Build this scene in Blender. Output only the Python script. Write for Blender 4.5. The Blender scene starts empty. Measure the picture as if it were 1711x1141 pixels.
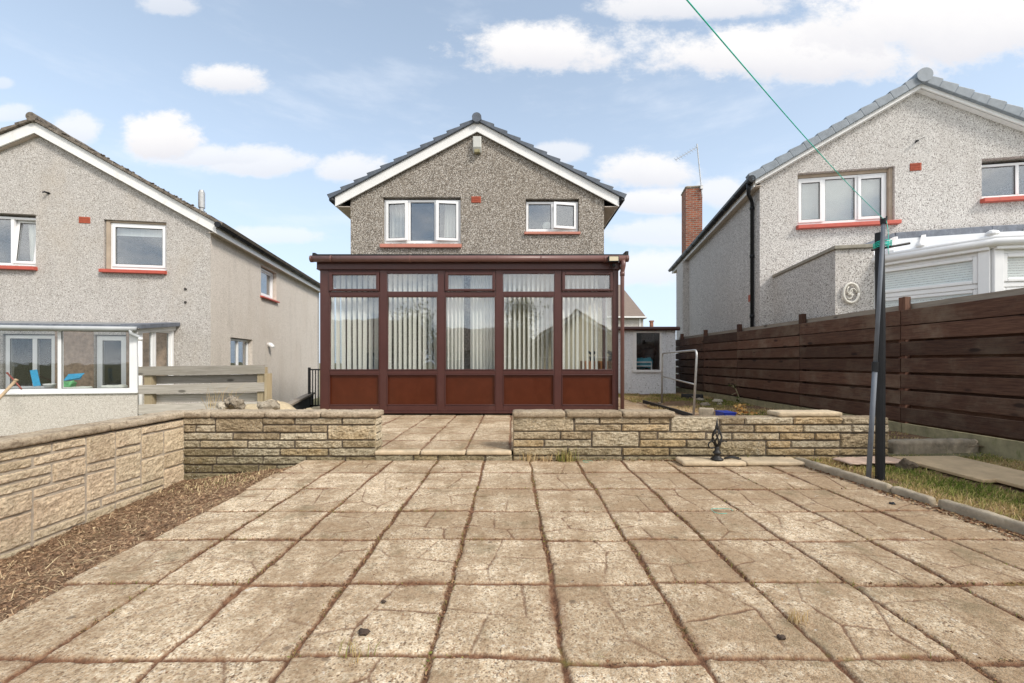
import bpy, math, random
import numpy as np
from mathutils import Vector, Matrix, noise as mnoise, geometry
R_ = math.radians
random.seed(7); rng = np.random.default_rng(7)
scene = bpy.context.scene
# ------------------------------------------------------------------ camera, sky, sun, exposure
CX, CY, FP, H = 857.0, 604.0, 690.0, 0.983      # principal point and focal length in photo pixels, eye height
cam = bpy.data.cameras.new('camera'); camo = bpy.data.objects.new('camera', cam); scene.collection.objects.link(camo)
camo.location = (0, 0, H); camo.rotation_euler = (R_(90), 0, 0)
cam.sensor_width = 36; cam.lens = FP / 1711 * 36
cam.shift_x = -(CX - 855.5) / 1711; cam.shift_y = (CY - 570.5) / 1711
cam.clip_start = 0.05; cam.clip_end = 2000
scene.camera = camo
scene.view_settings.view_transform = 'Standard'; scene.view_settings.look = 'None'
scene.view_settings.gamma = 1; scene.view_settings.exposure = 0.72
SUN_AZ, SUN_EL = 129.0, 42.0
sl = bpy.data.lights.new('sun', 'SUN'); so = bpy.data.objects.new('sun', sl); scene.collection.objects.link(so)
sl.energy = 2.0; sl.angle = R_(12); sl.color = (1, .95, .87)
sd = Vector((math.sin(R_(SUN_AZ)) * math.cos(R_(SUN_EL)), math.cos(R_(SUN_AZ)) * math.cos(R_(SUN_EL)), math.sin(R_(SUN_EL))))
so.rotation_euler = sd.to_track_quat('Z', 'Y').to_euler(); so.location = (4, -6, 12)

# ------------------------------------------------------------------ node helpers
def isock(v): return isinstance(v, bpy.types.NodeSocket)
def nd(nt, t, ins=None, **props):
    n = nt.nodes.new(t)
    for k, v in props.items(): setattr(n, k, v)
    for k, v in (ins or {}).items():
        s = n.inputs[k]
        if isock(v): nt.links.new(v, s)
        else:
            if s.type == 'RGBA' and len(v) == 3: v = (*v, 1)
            s.default_value = v
    return n
def mth(nt, op, a, b=0.0, c=0.0, clamp=False):
    return nd(nt, 'ShaderNodeMath', {0: a, 1: b, 2: c}, operation=op, use_clamp=clamp).outputs[0]
def mixc(nt, f, a, b, bl='MIX'):
    return nd(nt, 'ShaderNodeMix', {0: f, 6: a, 7: b}, data_type='RGBA', blend_type=bl).outputs[2]
def rmp(nt, f, stops, interp='LINEAR'):
    n = nd(nt, 'ShaderNodeValToRGB', {0: f}); cr = n.color_ramp; cr.interpolation = interp
    while len(cr.elements) < len(stops): cr.elements.new(.5)
    for e, (p, c) in zip(cr.elements, stops):
        e.position = p; e.color = (c, c, c, 1) if not hasattr(c, '__len__') else (*c[:3], 1)
    return n.outputs[0]
def sstep(nt, v, lo, hi):
    return nd(nt, 'ShaderNodeMapRange', {0: v, 1: lo, 2: hi, 3: 0.0, 4: 1.0}, interpolation_type='SMOOTHSTEP').outputs[0]
def nse(nt, vec, sc, det=4, rough=.55, dist=0):
    return nd(nt, 'ShaderNodeTexNoise', {'Vector': vec, 'Scale': sc, 'Detail': det, 'Roughness': rough, 'Distortion': dist}).outputs[0]
def vor(nt, vec, sc, out='Color', feat='F1'):
    return nd(nt, 'ShaderNodeTexVoronoi', {'Vector': vec, 'Scale': sc}, feature=feat).outputs[out]
def scl(nt, vec, s):
    return nd(nt, 'ShaderNodeMapping', {'Vector': vec, 'Scale': s}).outputs[0]

# ------------------------------------------------------------------ world
world = bpy.data.worlds.new('World'); scene.world = world; world.use_nodes = True
nt = world.node_tree; nt.nodes.clear()
sky = nd(nt, 'ShaderNodeTexSky', sky_type='NISHITA', sun_disc=False, sun_elevation=R_(SUN_EL), sun_rotation=R_(SUN_AZ), air_density=1.0, dust_density=1.5, ozone_density=1.0)
gv = nd(nt, 'ShaderNodeTexCoord').outputs['Generated']
sp = nd(nt, 'ShaderNodeSeparateXYZ', {0: gv})
dx, dy, dz = sp.outputs
dyc = mth(nt, 'MAXIMUM', dy, .08)
a_ = mth(nt, 'DIVIDE', dx, dyc); b_ = mth(nt, 'DIVIDE', dz, dyc)
ab = nd(nt, 'ShaderNodeCombineXYZ', {0: a_, 1: b_, 2: 0.0}).outputs[0]
n1 = mth(nt, 'SUBTRACT', nse(nt, scl(nt, ab, (1, 1.5, 1)), 6.0, 9, .68), .5)
CL = [(890, 84, 150, 58, 1), (1340, 92, 330, 72, 1), (1600, 40, 330, 115, 1), (382, 132, 76, 36, .9), (272, 236, 82, 58, 1), (330, 262, 130, 26, .75), (425, 272, 110, 34, .75),
      (120, 222, 55, 34, .7), (590, 285, 70, 34, .75), (1075, 288, 95, 44, .9), (1085, 338, 95, 30, .85), (935, 258, 60, 26, .6), (1215, 325, 60, 36, .7),
      (285, 8, 60, 26, .55), (1180, 10, 190, 40, .85), (1090, 390, 110, 30, .6), (440, 395, 120, 20, .5), (20, 190, 40, 20, .5), (1075, 455, 120, 40, .7), (0, 140, 26, 14, .4)]
dens = None; shade = None
for (px, py, rx, ry, k) in CL:
    ca, cb, ra, rb = (px - CX) / FP, (CY - py) / FP, rx / FP, ry / FP
    ea = mth(nt, 'DIVIDE', mth(nt, 'SUBTRACT', a_, ca), ra)
    eb0 = mth(nt, 'DIVIDE', mth(nt, 'SUBTRACT', b_, cb), rb)
    eb = mth(nt, 'MULTIPLY', eb0, mth(nt, 'ADD', 1.0, mth(nt, 'MULTIPLY', mth(nt, 'LESS_THAN', eb0, 0), .35)))
    d = mth(nt, 'SQRT', mth(nt, 'ADD', mth(nt, 'MULTIPLY', ea, ea), mth(nt, 'MULTIPLY', eb, eb)))
    d = mth(nt, 'ADD', d, mth(nt, 'MULTIPLY', n1, 1.9))
    m = mth(nt, 'MULTIPLY', sstep(nt, d, 1.05, .55), k)
    s = mth(nt, 'MULTIPLY', m, sstep(nt, eb0, .55, -1.0))
    dens = m if dens is None else mth(nt, 'MAXIMUM', dens, m)
    shade = s if shade is None else mth(nt, 'MAXIMUM', shade, s)
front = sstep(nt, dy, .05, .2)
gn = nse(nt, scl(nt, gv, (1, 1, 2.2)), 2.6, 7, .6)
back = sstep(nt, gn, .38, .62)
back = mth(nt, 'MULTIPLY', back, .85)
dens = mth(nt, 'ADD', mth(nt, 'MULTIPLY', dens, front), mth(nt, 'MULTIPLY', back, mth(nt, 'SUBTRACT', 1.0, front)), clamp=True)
skc = mixc(nt, 1.0, sky.outputs[0], (.128, .120, .108), 'MULTIPLY')
hz = sstep(nt, dz, .75, .0)
base = mixc(nt, mth(nt, 'ADD', .31, mth(nt, 'MULTIPLY', hz, .51)), skc, (.51, .62, .765))
wisp = mth(nt, 'MULTIPLY', sstep(nt, nse(nt, scl(nt, gv, (1, 1, 4)), 3.2, 6, .6), .48, .75), .35)
base = mixc(nt, wisp, base, (.60, .63, .68))
ccol = mixc(nt, mth(nt, 'MULTIPLY', mth(nt, 'ADD', shade, mth(nt, 'MULTIPLY', n1, .5)), .9, clamp=True), (.64, .63, .625), (.46, .465, .51))
bright = mixc(nt, sstep(nt, dy, .0, -.5), ccol, (1.2, 1.17, 1.13))  # unseen clouds behind the camera, brightened to throw more light on the walls
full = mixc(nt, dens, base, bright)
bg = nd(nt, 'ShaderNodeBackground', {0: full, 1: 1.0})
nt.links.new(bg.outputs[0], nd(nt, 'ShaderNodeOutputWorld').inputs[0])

# ------------------------------------------------------------------ materials
def newmat(name):
    m = bpy.data.materials.new(name); m.use_nodes = True; nt = m.node_tree; nt.nodes.clear(); return m, nt
def finish(nt, col, rough=.8, height=None, bstr=.3, bdist=.01, metal=0.0, spec=.5, **kw):
    ins = {'Base Color': col, 'Roughness': rough, 'Metallic': metal, 'Specular IOR Level': spec}; ins.update(kw)
    if height is not None:
        ins['Normal'] = nd(nt, 'ShaderNodeBump', {'Height': height, 'Strength': bstr, 'Distance': bdist}).outputs[0]
    p = nd(nt, 'ShaderNodeBsdfPrincipled', ins)
    nt.links.new(p.outputs[0], nd(nt, 'ShaderNodeOutputMaterial').inputs[0])
    return p
def oc(nt): return nd(nt, 'ShaderNodeTexCoord').outputs['Object']
def at(nt, name, o='Fac'): return nd(nt, 'ShaderNodeAttribute', attribute_name=name).outputs[o]

def plain(name, c, rough=.5, var=.12, sc=6, bump=.15, fine=90, metal=0.0, dirt=None, dk=.35, spec=.5):
    m, nt = newmat(name); o = oc(nt)
    n = nse(nt, o, sc, 6, .65)
    lo = tuple(x * (1 - var) for x in c); hi = tuple(min(1, x * (1 + var)) for x in c)
    col = rmp(nt, n, [(.3, lo), (.7, hi)])
    if dirt:
        dn = nse(nt, scl(nt, o, (1, 1, .35)), sc * 1.7, 7, .7)
        col = mixc(nt, mth(nt, 'MULTIPLY', sstep(nt, dn, .52, .78), dk), col, dirt)
    f = nse(nt, o, fine, 4, .6)
    rr = mth(nt, 'ADD', rough - .08, mth(nt, 'MULTIPLY', n, .16))
    finish(nt, col, rr, f, bump, .004, metal, spec)
    return m

def dash(name, stops, sc, stain, stain_amt=.35, bump=.6, jit=.5):
    m, nt = newmat(name); o = oc(nt)
    cellc = vor(nt, o, sc, 'Color'); cell = nd(nt, 'ShaderNodeSeparateColor', {0: cellc}).outputs[0]
    edge = vor(nt, o, sc, 'Distance')
    col = rmp(nt, cell, stops, 'CONSTANT')
    col = mixc(nt, mth(nt, 'MULTIPLY', sstep(nt, edge, .45, .75), jit), col, stops[0][1])
    big = nse(nt, scl(nt, o, (1, 1, .5)), 1.1, 7, .65)
    col = mixc(nt, mth(nt, 'MULTIPLY', sstep(nt, big, .45, .72), stain_amt), col, stain)
    big2 = nse(nt, scl(nt, o, (2.2, 2.2, .3)), 1.7, 6, .6)
    col = mixc(nt, mth(nt, 'MULTIPLY', sstep(nt, big2, .48, .76), .28), col, mixc(nt, .5, col, (.10, .08, .06)))
    finish(nt, col, .9, mth(nt, 'SUBTRACT', 1.0, edge), bump, .01, spec=.25)
    return m

def woodm(name, c1, c2, axis, rough=.75, sc=5, stain=None, samt=.4, nails=False):
    m, nt = newmat(name); o = oc(nt)
    s = [14, 14, 14]; s[axis] = .7
    t = at(nt, 'tone')
    off = nd(nt, 'ShaderNodeCombineXYZ', {0: mth(nt, 'MULTIPLY', t, 13.7), 1: mth(nt, 'MULTIPLY', t, 7.1), 2: mth(nt, 'MULTIPLY', t, 3.3)}).outputs[0]
    ov = nd(nt, 'ShaderNodeVectorMath', {0: o, 1: off}, operation='ADD').outputs[0]
    g = nse(nt, scl(nt, ov, s), sc, 7, .65, .6)
    col = rmp(nt, g, [(.28, c1), (.7, c2)])
    big = nse(nt, ov, 1.6, 6, .7)
    if stain: col = mixc(nt, mth(nt, 'MULTIPLY', sstep(nt, big, .45, .75), samt), col, stain)
    kn = vor(nt, scl(nt, ov, tuple(2.2 if i == axis else 6 for i in range(3))), 1.0, 'Distance')
    col = mixc(nt, mth(nt, 'MULTIPLY', sstep(nt, kn, .17, .08), .8), col, tuple(x * .35 for x in c1))
    col = mixc(nt, 1.0, col, rmp(nt, t, [(0, .58), (1, 1.38)]), 'MULTIPLY')
    finish(nt, col, rough, g, .5, .004, spec=.3)
    return m

def stonem(name, stops, grime, gamt=.5, lichen=.5, low=None, bump=.5):
    """rock faced stone: per block tone, iron streaks, grime and pale lichen dots"""
    m, nt = newmat(name); o = oc(nt); t = at(nt, 'tone')
    n = nse(nt, o, 7, 8, .7)
    v = mth(nt, 'ADD', mth(nt, 'MULTIPLY', t, .7), mth(nt, 'MULTIPLY', n, .5))
    col = rmp(nt, v, stops)
    g = nse(nt, scl(nt, o, (1, 1, 3)), 9, 8, .72)
    col = mixc(nt, mth(nt, 'MULTIPLY', sstep(nt, g, .47, .68), gamt), col, grime)
    st = nse(nt, o, 1.4, 5, .6)
    col = mixc(nt, mth(nt, 'MULTIPLY', sstep(nt, st, .5, .72), .45), col, mixc(nt, .6, col, grime))
    if low:
        z = nd(nt, 'ShaderNodeSeparateXYZ', {0: nd(nt, 'ShaderNodeNewGeometry').outputs['Position']}).outputs[2]
        zz = mth(nt, 'ADD', z, mth(nt, 'MULTIPLY', mth(nt, 'SUBTRACT', st, .5), .5))
        col = mixc(nt, mth(nt, 'MULTIPLY', sstep(nt, zz, low[1], low[2]), low[3]), col, low[0])
    ln = nse(nt, o, 3.2, 4, .6)
    dots = mth(nt, 'MULTIPLY', sstep(nt, vor(nt, o, 60, 'Distance'), .30, .15), sstep(nt, ln, .5, .66))
    col = mixc(nt, mth(nt, 'MULTIPLY', dots, lichen), col, (.62, .60, .52))
    pk = nse(nt, o, 55, 5, .7)
    col = mixc(nt, 1.0, col, rmp(nt, pk, [(.32, (.55, .50, .44)), (.5, (1, 1, 1)), (.7, (1.25, 1.23, 1.2))]), 'MULTIPLY')
    hgt = mth(nt, 'ADD', mth(nt, 'ADD', nse(nt, o, 28, 8, .8), mth(nt, 'MULTIPLY', pk, .5)), mth(nt, 'MULTIPLY', n, 1.2))
    finish(nt, col, .92, hgt, bump, .016, spec=.2)
    return m

def glassm(name, tint=(.95, .965, .96), k=1.15, add=.085, body=None):
    m, nt = newmat(name)
    fc = nd(nt, 'ShaderNodeLayerWeight', {'Blend': .5}).outputs['Facing']     # Schlick term, the same on both faces of the pane
    f = mth(nt, 'ADD', .05, mth(nt, 'MULTIPLY', mth(nt, 'POWER', fc, 5.0), .95))
    wob = nse(nt, oc(nt), 2.5, 2, .5)
    bmp = nd(nt, 'ShaderNodeBump', {'Height': wob, 'Strength': .06, 'Distance': .02}).outputs[0]
    f = mth(nt, 'ADD', mth(nt, 'MULTIPLY', f, k), add, clamp=True)
    tr = nd(nt, 'ShaderNodeBsdfTransparent', {0: tint})
    gl = nd(nt, 'ShaderNodeBsdfGlossy', {'Color': (.95, .97, 1, 1), 'Roughness': .015, 'Normal': bmp})
    mx = nd(nt, 'ShaderNodeMixShader', {0: f, 1: tr.outputs[0], 2: gl.outputs[0]})
    nt.links.new(mx.outputs[0], nd(nt, 'ShaderNodeOutputMaterial').inputs[0])
    return m

def fabric(name, c, tr=.4):
    m, nt = newmat(name); o = oc(nt)
    n = nse(nt, scl(nt, o, (30, 30, .6)), 3, 4)
    col = rmp(nt, n, [(.3, tuple(x * .85 for x in c)), (.7, c)])
    d = nd(nt, 'ShaderNodeBsdfDiffuse', {0: col}); t = nd(nt, 'ShaderNodeBsdfTranslucent', {0: col})
    mx = nd(nt, 'ShaderNodeMixShader', {0: tr, 1: d.outputs[0], 2: t.outputs[0]})
    nt.links.new(mx.outputs[0], nd(nt, 'ShaderNodeOutputMaterial').inputs[0])
    return m

def tonemat(name, stops, rough=.8, trans=0.0):
    """colour picked by the face attribute tone (blades, leaves, straw, chips)"""
    m, nt = newmat(name); t = at(nt, 'tone')
    col = rmp(nt, t, stops)
    if trans:
        d = nd(nt, 'ShaderNodeBsdfDiffuse', {0: col}); tt = nd(nt, 'ShaderNodeBsdfTranslucent', {0: col})
        mx = nd(nt, 'ShaderNodeMixShader', {0: trans, 1: d.outputs[0], 2: tt.outputs[0]})
        nt.links.new(mx.outputs[0], nd(nt, 'ShaderNodeOutputMaterial').inputs[0])
    else: finish(nt, col, rough, spec=.2)
    return m

MT = {}
MT['dash_main'] = dash('dash_main', [(0, (.13, .11, .09)), (.28, (.27, .23, .19)), (.52, (.44, .39, .33)), (.74, (.70, .66, .60)), (.92, (.07, .06, .05))], 92, (.25, .21, .16), .3)
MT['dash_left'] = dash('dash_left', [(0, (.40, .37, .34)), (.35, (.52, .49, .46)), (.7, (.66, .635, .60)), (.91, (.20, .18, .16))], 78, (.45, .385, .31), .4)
MT['dash_left_side_lit'] = dash('dash_left_side_lit', [(0, (.61, .55, .48)), (.35, (.71, .64, .57)), (.7, (.79, .72, .65)), (.94, (.44, .38, .32))], 85, (.56, .48, .40), .4)  # front roughcast again, colour lightened to stand for light on the side wall
MT['dash_right'] = dash('dash_right', [(0, (.46, .43, .40)), (.25, (.62, .59, .56)), (.6, (.77, .745, .71)), (.86, (.14, .12, .11))], 88, (.48, .44, .40), .35)
MT['dash_white'] = dash('dash_white', [(0, (.52, .48, .42)), (.4, (.63, .59, .53)), (.8, (.70, .67, .61)), (.95, (.34, .30, .25))], 80, (.55, .49, .40), .3)
MT['reveal'] = plain('reveal_render', (.42, .34, .26), .9, .15, 5, .4)
MT['upvc'] = plain('white_upvc', (.80, .80, .80), .35, .03, 3, .02, dirt=(.5, .47, .42), dk=.18)
MT['whiteboard'] = plain('white_painted_board', (.78, .77, .75), .5, .04, 4, .08, dirt=(.42, .39, .34), dk=.35)
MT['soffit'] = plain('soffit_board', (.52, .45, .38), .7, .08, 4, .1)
MT['redpaint'] = plain('red_painted_sill', (.47, .085, .055), .55, .12, 9, .12, dirt=(.2, .06, .045), dk=.5)
MT['redpaint_pale'] = plain('faded_red_sill', (.50, .20, .145), .65, .1, 9, .12, dirt=(.3, .15, .11), dk=.5)
MT['vent'] = plain('terracotta_vent', (.40, .095, .05), .75, .2, 20, .3)
MT['tile'] = plain('slate_grey_tile', (.085, .10, .125), .6, .28, 7, .25, dirt=(.16, .17, .16), dk=.5)
MT['tile_r'] = plain('blue_grey_tile', (.21, .24, .27), .55, .22, 6, .25, dirt=(.25, .27, .28), dk=.5)
MT['tile_old'] = plain('old_mossy_tile', (.15, .125, .10), .95, .6, 14, .9, 50, dirt=(.46, .43, .37), dk=.85)
MT['tile_far'] = plain('brown_tile', (.20, .155, .125), .8, .25, 12, .4)
MT['brownpvc'] = plain('brown_upvc', (.064, .0185, .014), .42, .1, 3, .03, dirt=(.11, .06, .05), dk=.3, spec=.5)
MT['browngut'] = plain('brown_gutter', (.16, .08, .07), .38, .1, 4, .03, dirt=(.25, .16, .14), dk=.4)
MT['panel'] = plain('red_brown_panel', (.072, .0145, .0035), .33, .14, 5, .02, dirt=(.11, .03, .012), dk=.4, spec=.35)
MT['black'] = plain('black_plastic', (.014, .015, .017), .5, .15, 8, .06, dirt=(.05, .05, .05), dk=.4, spec=.3)
MT['blackiron'] = plain('black_iron', (.018, .017, .016), .5, .3, 30, .4, dirt=(.07, .05, .04), dk=.4, metal=.2)
MT['lead'] = plain('lead_sheet', (.13, .145, .175), .6, .3, 10, .4, dirt=(.36, .37, .38), dk=.55)
MT['greymetal'] = plain('grey_aluminium', (.13, .145, .17), .6, .15, 12, .1, spec=.3)
MT['galv'] = plain('galvanised_steel', (.45, .45, .44), .42, .15, 15, .15, metal=.6, dirt=(.2, .13, .09), dk=.4)
MT['greyplastic'] = plain('grey_plastic', (.42, .44, .45), .5, .08, 6, .05)
MT['box'] = plain('pale_grey_box', (.50, .50, .46), .5, .06, 6, .05)
MT['cream'] = plain('cream_plaster', (.62, .55, .40), .85, .05, 3, .05)
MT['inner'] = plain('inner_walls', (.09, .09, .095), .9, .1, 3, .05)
MT['whiteroof'] = plain('white_roof_sheet', (.74, .77, .79), .35, .04, 3, .02)
MT['clod'] = plain('soil_clod', (.06, .04, .028), .95, .3, 30, .5)
MT['plaque'] = plain('cream_plaque', (.70, .67, .60), .7, .08, 12, .1)
MT['dark'] = plain('dark_interior', (.05, .045, .04), .9, .3, 3, .1)
MT['intbrick'] = plain('inner_brown_wall', (.34, .24, .17), .9, .35, 9, .3)
MT['orange_wood'] = plain('orange_wood', (.36, .16, .06), .5, .15, 10, .1)
MT['blue'] = plain('blue_plastic', (.012, .03, .25), .4, .15, 12, .1)
MT['sky_blue'] = plain('bright_blue', (.03, .32, .58), .5, .2, 20, .05)
MT['teal'] = plain('teal_bag', (.06, .30, .38), .5, .25, 12, .5)
MT['greenpl'] = plain('green_plastic', (.12, .38, .16), .5, .3, 15, .1)
MT['rope'] = plain('green_rope', (.02, .60, .48), .5, .2, 90, .3)
MT['redwood_handle'] = plain('red_brown_handle', (.22, .05, .03), .5, .15, 20, .1)
MT['palewood'] = plain('pale_wood_handle', (.42, .31, .19), .7, .2, 20, .2)
MT['floorint'] = plain('floor_covering', (.20, .16, .12), .8, .15, 4, .1)
MT['concrete'] = plain('concrete', (.30, .275, .225), .92, .25, 9, .6, 70, dirt=(.12, .12, .06), dk=.6)
MT['greenconcrete'] = plain('mossy_concrete', (.27, .24, .14), .95, .3, 8, .5, 60, dirt=(.11, .135, .03), dk=.85)
MT['kerb'] = plain('old_kerb', (.33, .275, .20), .95, .35, 9, 1.0, 80, dirt=(.13, .12, .055), dk=.75)
MT['slabbrown'] = plain('brown_flagstone', (.50, .37, .22), .9, .2, 5, .5, 60, dirt=(.24, .19, .10), dk=.5)
MT['looseslab'] = plain('pale_slab', (.50, .40, .27), .95, .22, 12, 1.0, 70, dirt=(.2, .15, .09), dk=.6)
MT['pinkslab'] = plain('pink_slab', (.42, .31, .24), .95, .22, 12, .8, 70, dirt=(.25, .09, .05), dk=.7)
MT['coping'] = stonem('coping_stone', [(.2, (.22, .165, .105)), (.55, (.34, .27, .185)), (.9, (.46, .38, .28))], (.10, .065, .04), .55, .5)
MT['sand'] = plain('sand', (.52, .42, .27), .98, .2, 20, .8, 90)
MT['rubble'] = stonem('rubble', [(.2, (.25, .21, .16)), (.9, (.5, .45, .36))], (.15, .11, .08), .4, .5)
MT['stone_front'] = stonem('stone_front', [(.25, (.36, .275, .17)), (.5, (.50, .41, .28)), (.7, (.62, .54, .40)), (.92, (.54, .40, .23))], (.10, .075, .04), .72, .9, low=((.12, .11, .05), .32, -.12, .62), bump=1.0)
MT['stone_left'] = stonem('stone_left', [(.2, (.60, .48, .32)), (.55, (.74, .61, .43)), (.9, (.76, .60, .42))], (.42, .29, .20), .45, .3, low=((.36, .34, .23), .0, -.4, .5), bump=1.0)
MT['mortar'] = plain('mortar', (.12, .095, .07), .98, .25, 14, .6)
MT['mortar_left'] = plain('mortar_grey', (.38, .32, .25), .98, .2, 14, .6)
MT['fence'] = woodm('brown_stained_timber', (.040, .015, .010), (.145, .075, .047), 1, .72, 7, (.22, .17, .12), .6)
MT['fencepost'] = woodm('post_timber', (.055, .023, .014), (.13, .06, .04), 2, .75, 4, (.16, .1, .06), .4)
MT['greycap'] = woodm('weathered_grey_timber', (.22, .18, .14), (.38, .33, .27), 1, .9, 4)
MT['oldwood'] = woodm('silvered_timber', (.29, .26, .215), (.52, .48, .42), 0, .9, 3.5, (.34, .31, .23), .4)
MT['oldpost'] = woodm('silvered_post', (.28, .22, .13), (.45, .37, .24), 2, .9, 4)
MT['darktimber'] = woodm('black_timber', (.025, .025, .025), (.07, .068, .065), 1, .8, 4)
MT['shed'] = dash('shed_board', [(0, (.74, .75, .76)), (.4, (.82, .83, .84)), (.8, (.87, .88, .89)), (.97, (.45, .45, .44))], 40, (.42, .42, .40), .3)
MT['glass'] = glassm('window_glass')
MT['glass_dark'] = glassm('window_glass_dark', (.97, .98, .975), 1.0, .0)
MT['glass_cons'] = glassm('conservatory_glass', (.97, .98, .975), 1.1, .055)
MT['blind'] = fabric('vertical_blind_fabric', (.93, .925, .87), .25)
MT['curtain'] = fabric('voile_fabric', (.84, .85, .80), .45)
MT['whiteblind'] = fabric('roller_blind', (.82, .84, .84), .3)
MT['venet'] = plain('venetian_slat', (.80, .83, .79), .5, .05, 5, .02)
MT['grass'] = tonemat('grass_blades', [(0, (.09, .14, .025)), (.3, (.24, .26, .07)), (.5, (.46, .39, .16)), (.75, (.52, .36, .18)), (1, (.66, .52, .31))], trans=.3)
MT['straw'] = tonemat('straw_and_chips', [(0, (.11, .06, .035)), (.4, (.26, .16, .095)), (.7, (.44, .30, .18)), (.93, (.68, .54, .32)), (1, (.14, .19, .04))])
MT['debris'] = tonemat('joint_debris', [(0, (.10, .05, .028)), (.5, (.22, .115, .06)), (.75, (.38, .25, .13)), (.86, (.20, .21, .04)), (1, (.12, .17, .03))])
MT['leaf'] = tonemat('leaves', [(0, (.02, .045, .01)), (.5, (.05, .09, .02)), (1, (.10, .15, .035))], trans=.3)
MT['dryleaf'] = tonemat('dry_leaves', [(0, (.22, .09, .03)), (.5, (.45, .27, .09)), (1, (.6, .42, .18))], trans=.3)
MT['bark'] = plain('bark', (.10, .075, .05), .95, .3, 12, .8)
MT['brick'] = None
def brickm():
    m, nt = newmat('old_red_brick'); o = oc(nt)
    sx = nd(nt, 'ShaderNodeSeparateXYZ', {0: o}); u = mth(nt, 'ADD', sx.outputs[0], sx.outputs[1])
    v = nd(nt, 'ShaderNodeCombineXYZ', {0: u, 1: sx.outputs[2], 2: 0.0}).outputs[0]
    b = nd(nt, 'ShaderNodeTexBrick', {'Vector': v, 'Color1': (.36, .12, .065, 1), 'Color2': (.24, .075, .045, 1), 'Mortar': (.30, .24, .19, 1), 'Scale': 1.0, 'Mortar Size': .012, 'Brick Width': .225, 'Row Height': .075})
    col = mixc(nt, mth(nt, 'MULTIPLY', sstep(nt, nse(nt, o, 4, 6, .7), .48, .7), .55), b.outputs[0], (.13, .09, .06))
    finish(nt, col, .9, mth(nt, 'SUBTRACT', 1.0, b.outputs['Fac']), .5, .01, spec=.2)
    return m
MT['brick'] = brickm()
def pavingm():
    m, nt = newmat('exposed_aggregate_paving'); o = oc(nt)
    dirt, tone, groove = at(nt, 'dirt'), at(nt, 'tone'), at(nt, 'groove')
    c1 = nd(nt, 'ShaderNodeSeparateColor', {0: vor(nt, o, 165, 'Color')}).outputs[0]
    c2 = nd(nt, 'ShaderNodeSeparateColor', {0: vor(nt, o, 70, 'Color')}).outputs[0]
    s1 = rmp(nt, c1, [(0, (.625, .50, .347)), (.32, (.755, .635, .463)), (.58, (.885, .805, .64)), (.77, (.38, .25, .15)), (.89, (.09, .062, .048))], 'CONSTANT')
    s2 = rmp(nt, c2, [(0, (.66, .54, .40)), (.45, (.55, .42, .29)), (.75, (.82, .74, .60)), (.91, (.16, .11, .08))], 'CONSTANT')
    col = mixc(nt, .38, s1, s2)
    col = mixc(nt, 1.0, col, rmp(nt, tone, [(0, (.72, .68, .63)), (.5, (.90, .87, .83)), (1, (1.08, 1.06, 1.03))]), 'MULTIPLY')
    st = nse(nt, o, 1.5, 8, .68); st2 = nse(nt, o, 6.5, 8, .72)
    xp = nd(nt, 'ShaderNodeSeparateXYZ', {0: o}).outputs[0]
    st = mth(nt, 'ADD', st, mth(nt, 'MULTIPLY', mth(nt, 'ADD', xp, .3), .022))           # more trodden soil towards the fence side
    k = sstep(nt, mth(nt, 'ADD', mth(nt, 'MULTIPLY', st, .5), mth(nt, 'MULTIPLY', st2, .5)), .405, .575)
    col = mixc(nt, mth(nt, 'MULTIPLY', k, .82), col, (.318, .220, .132))
    fine = nse(nt, o, 38, 6, .75)
    col = mixc(nt, 1.0, col, rmp(nt, fine, [(.3, (.62, .58, .52)), (.52, (1, 1, 1)), (.72, (1.18, 1.17, 1.14))]), 'MULTIPLY')
    pit = mth(nt, 'MULTIPLY', sstep(nt, vor(nt, o, 42, 'Distance'), .22, .10), sstep(nt, nse(nt, o, 5, 3, .6), .45, .6))
    col = mixc(nt, mth(nt, 'MULTIPLY', pit, .75), col, (.11, .075, .05))
    lic = mth(nt, 'MULTIPLY', sstep(nt, nse(nt, o, 11, 5, .7), .655, .70), .6)
    col = mixc(nt, lic, col, (.70, .66, .58))
    st3 = nse(nt, o, 3.1, 7, .7)
    col = mixc(nt, mth(nt, 'MULTIPLY', sstep(nt, st3, .53, .68), .6), col, (.19, .15, .085))
    sp1 = sstep(nt, vor(nt, o, 5.5, 'Distance'), .10, .05)
    col = mixc(nt, mth(nt, 'MULTIPLY', sp1, .6), col, (.10, .07, .05))
    dn = nse(nt, o, 40, 6, .7)
    dc = rmp(nt, dn, [(.3, (.07, .035, .02)), (.52, (.17, .085, .048)), (.75, (.32, .19, .11))])
    moss = sstep(nt, nse(nt, o, 4.1, 4, .6), .60, .70)
    dc = mixc(nt, mth(nt, 'MULTIPLY', moss, .6), dc, (.17, .16, .035))
    col = mixc(nt, mth(nt, 'MULTIPLY', groove, .9), col, (.155, .083, .048))
    col = mixc(nt, dirt, col, dc)
    hgt = mth(nt, 'ADD', mth(nt, 'MULTIPLY', vor(nt, o, 165, 'Distance'), -.8), nse(nt, o, 200, 4, .7))
    hgt = mth(nt, 'ADD', hgt, mth(nt, 'MULTIPLY', st2, 1.5))
    finish(nt, col, .93, hgt, .55, .006, spec=.2)
    return m
MT['paving'] = pavingm()
def soilm():
    m, nt = newmat('dry_soil'); o = oc(nt)
    n = nse(nt, o, 14, 9, .75); b = nse(nt, o, 1.7, 5, .6)
    col = rmp(nt, n, [(.3, (.10, .06, .036)), (.55, (.23, .145, .09)), (.75, (.38, .26, .17))])
    col = mixc(nt, mth(nt, 'MULTIPLY', sstep(nt, b, .45, .7), .3), col, (.17, .14, .06))
    finish(nt, col, .97, n, 1.0, .02, spec=.1); return m
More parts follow.
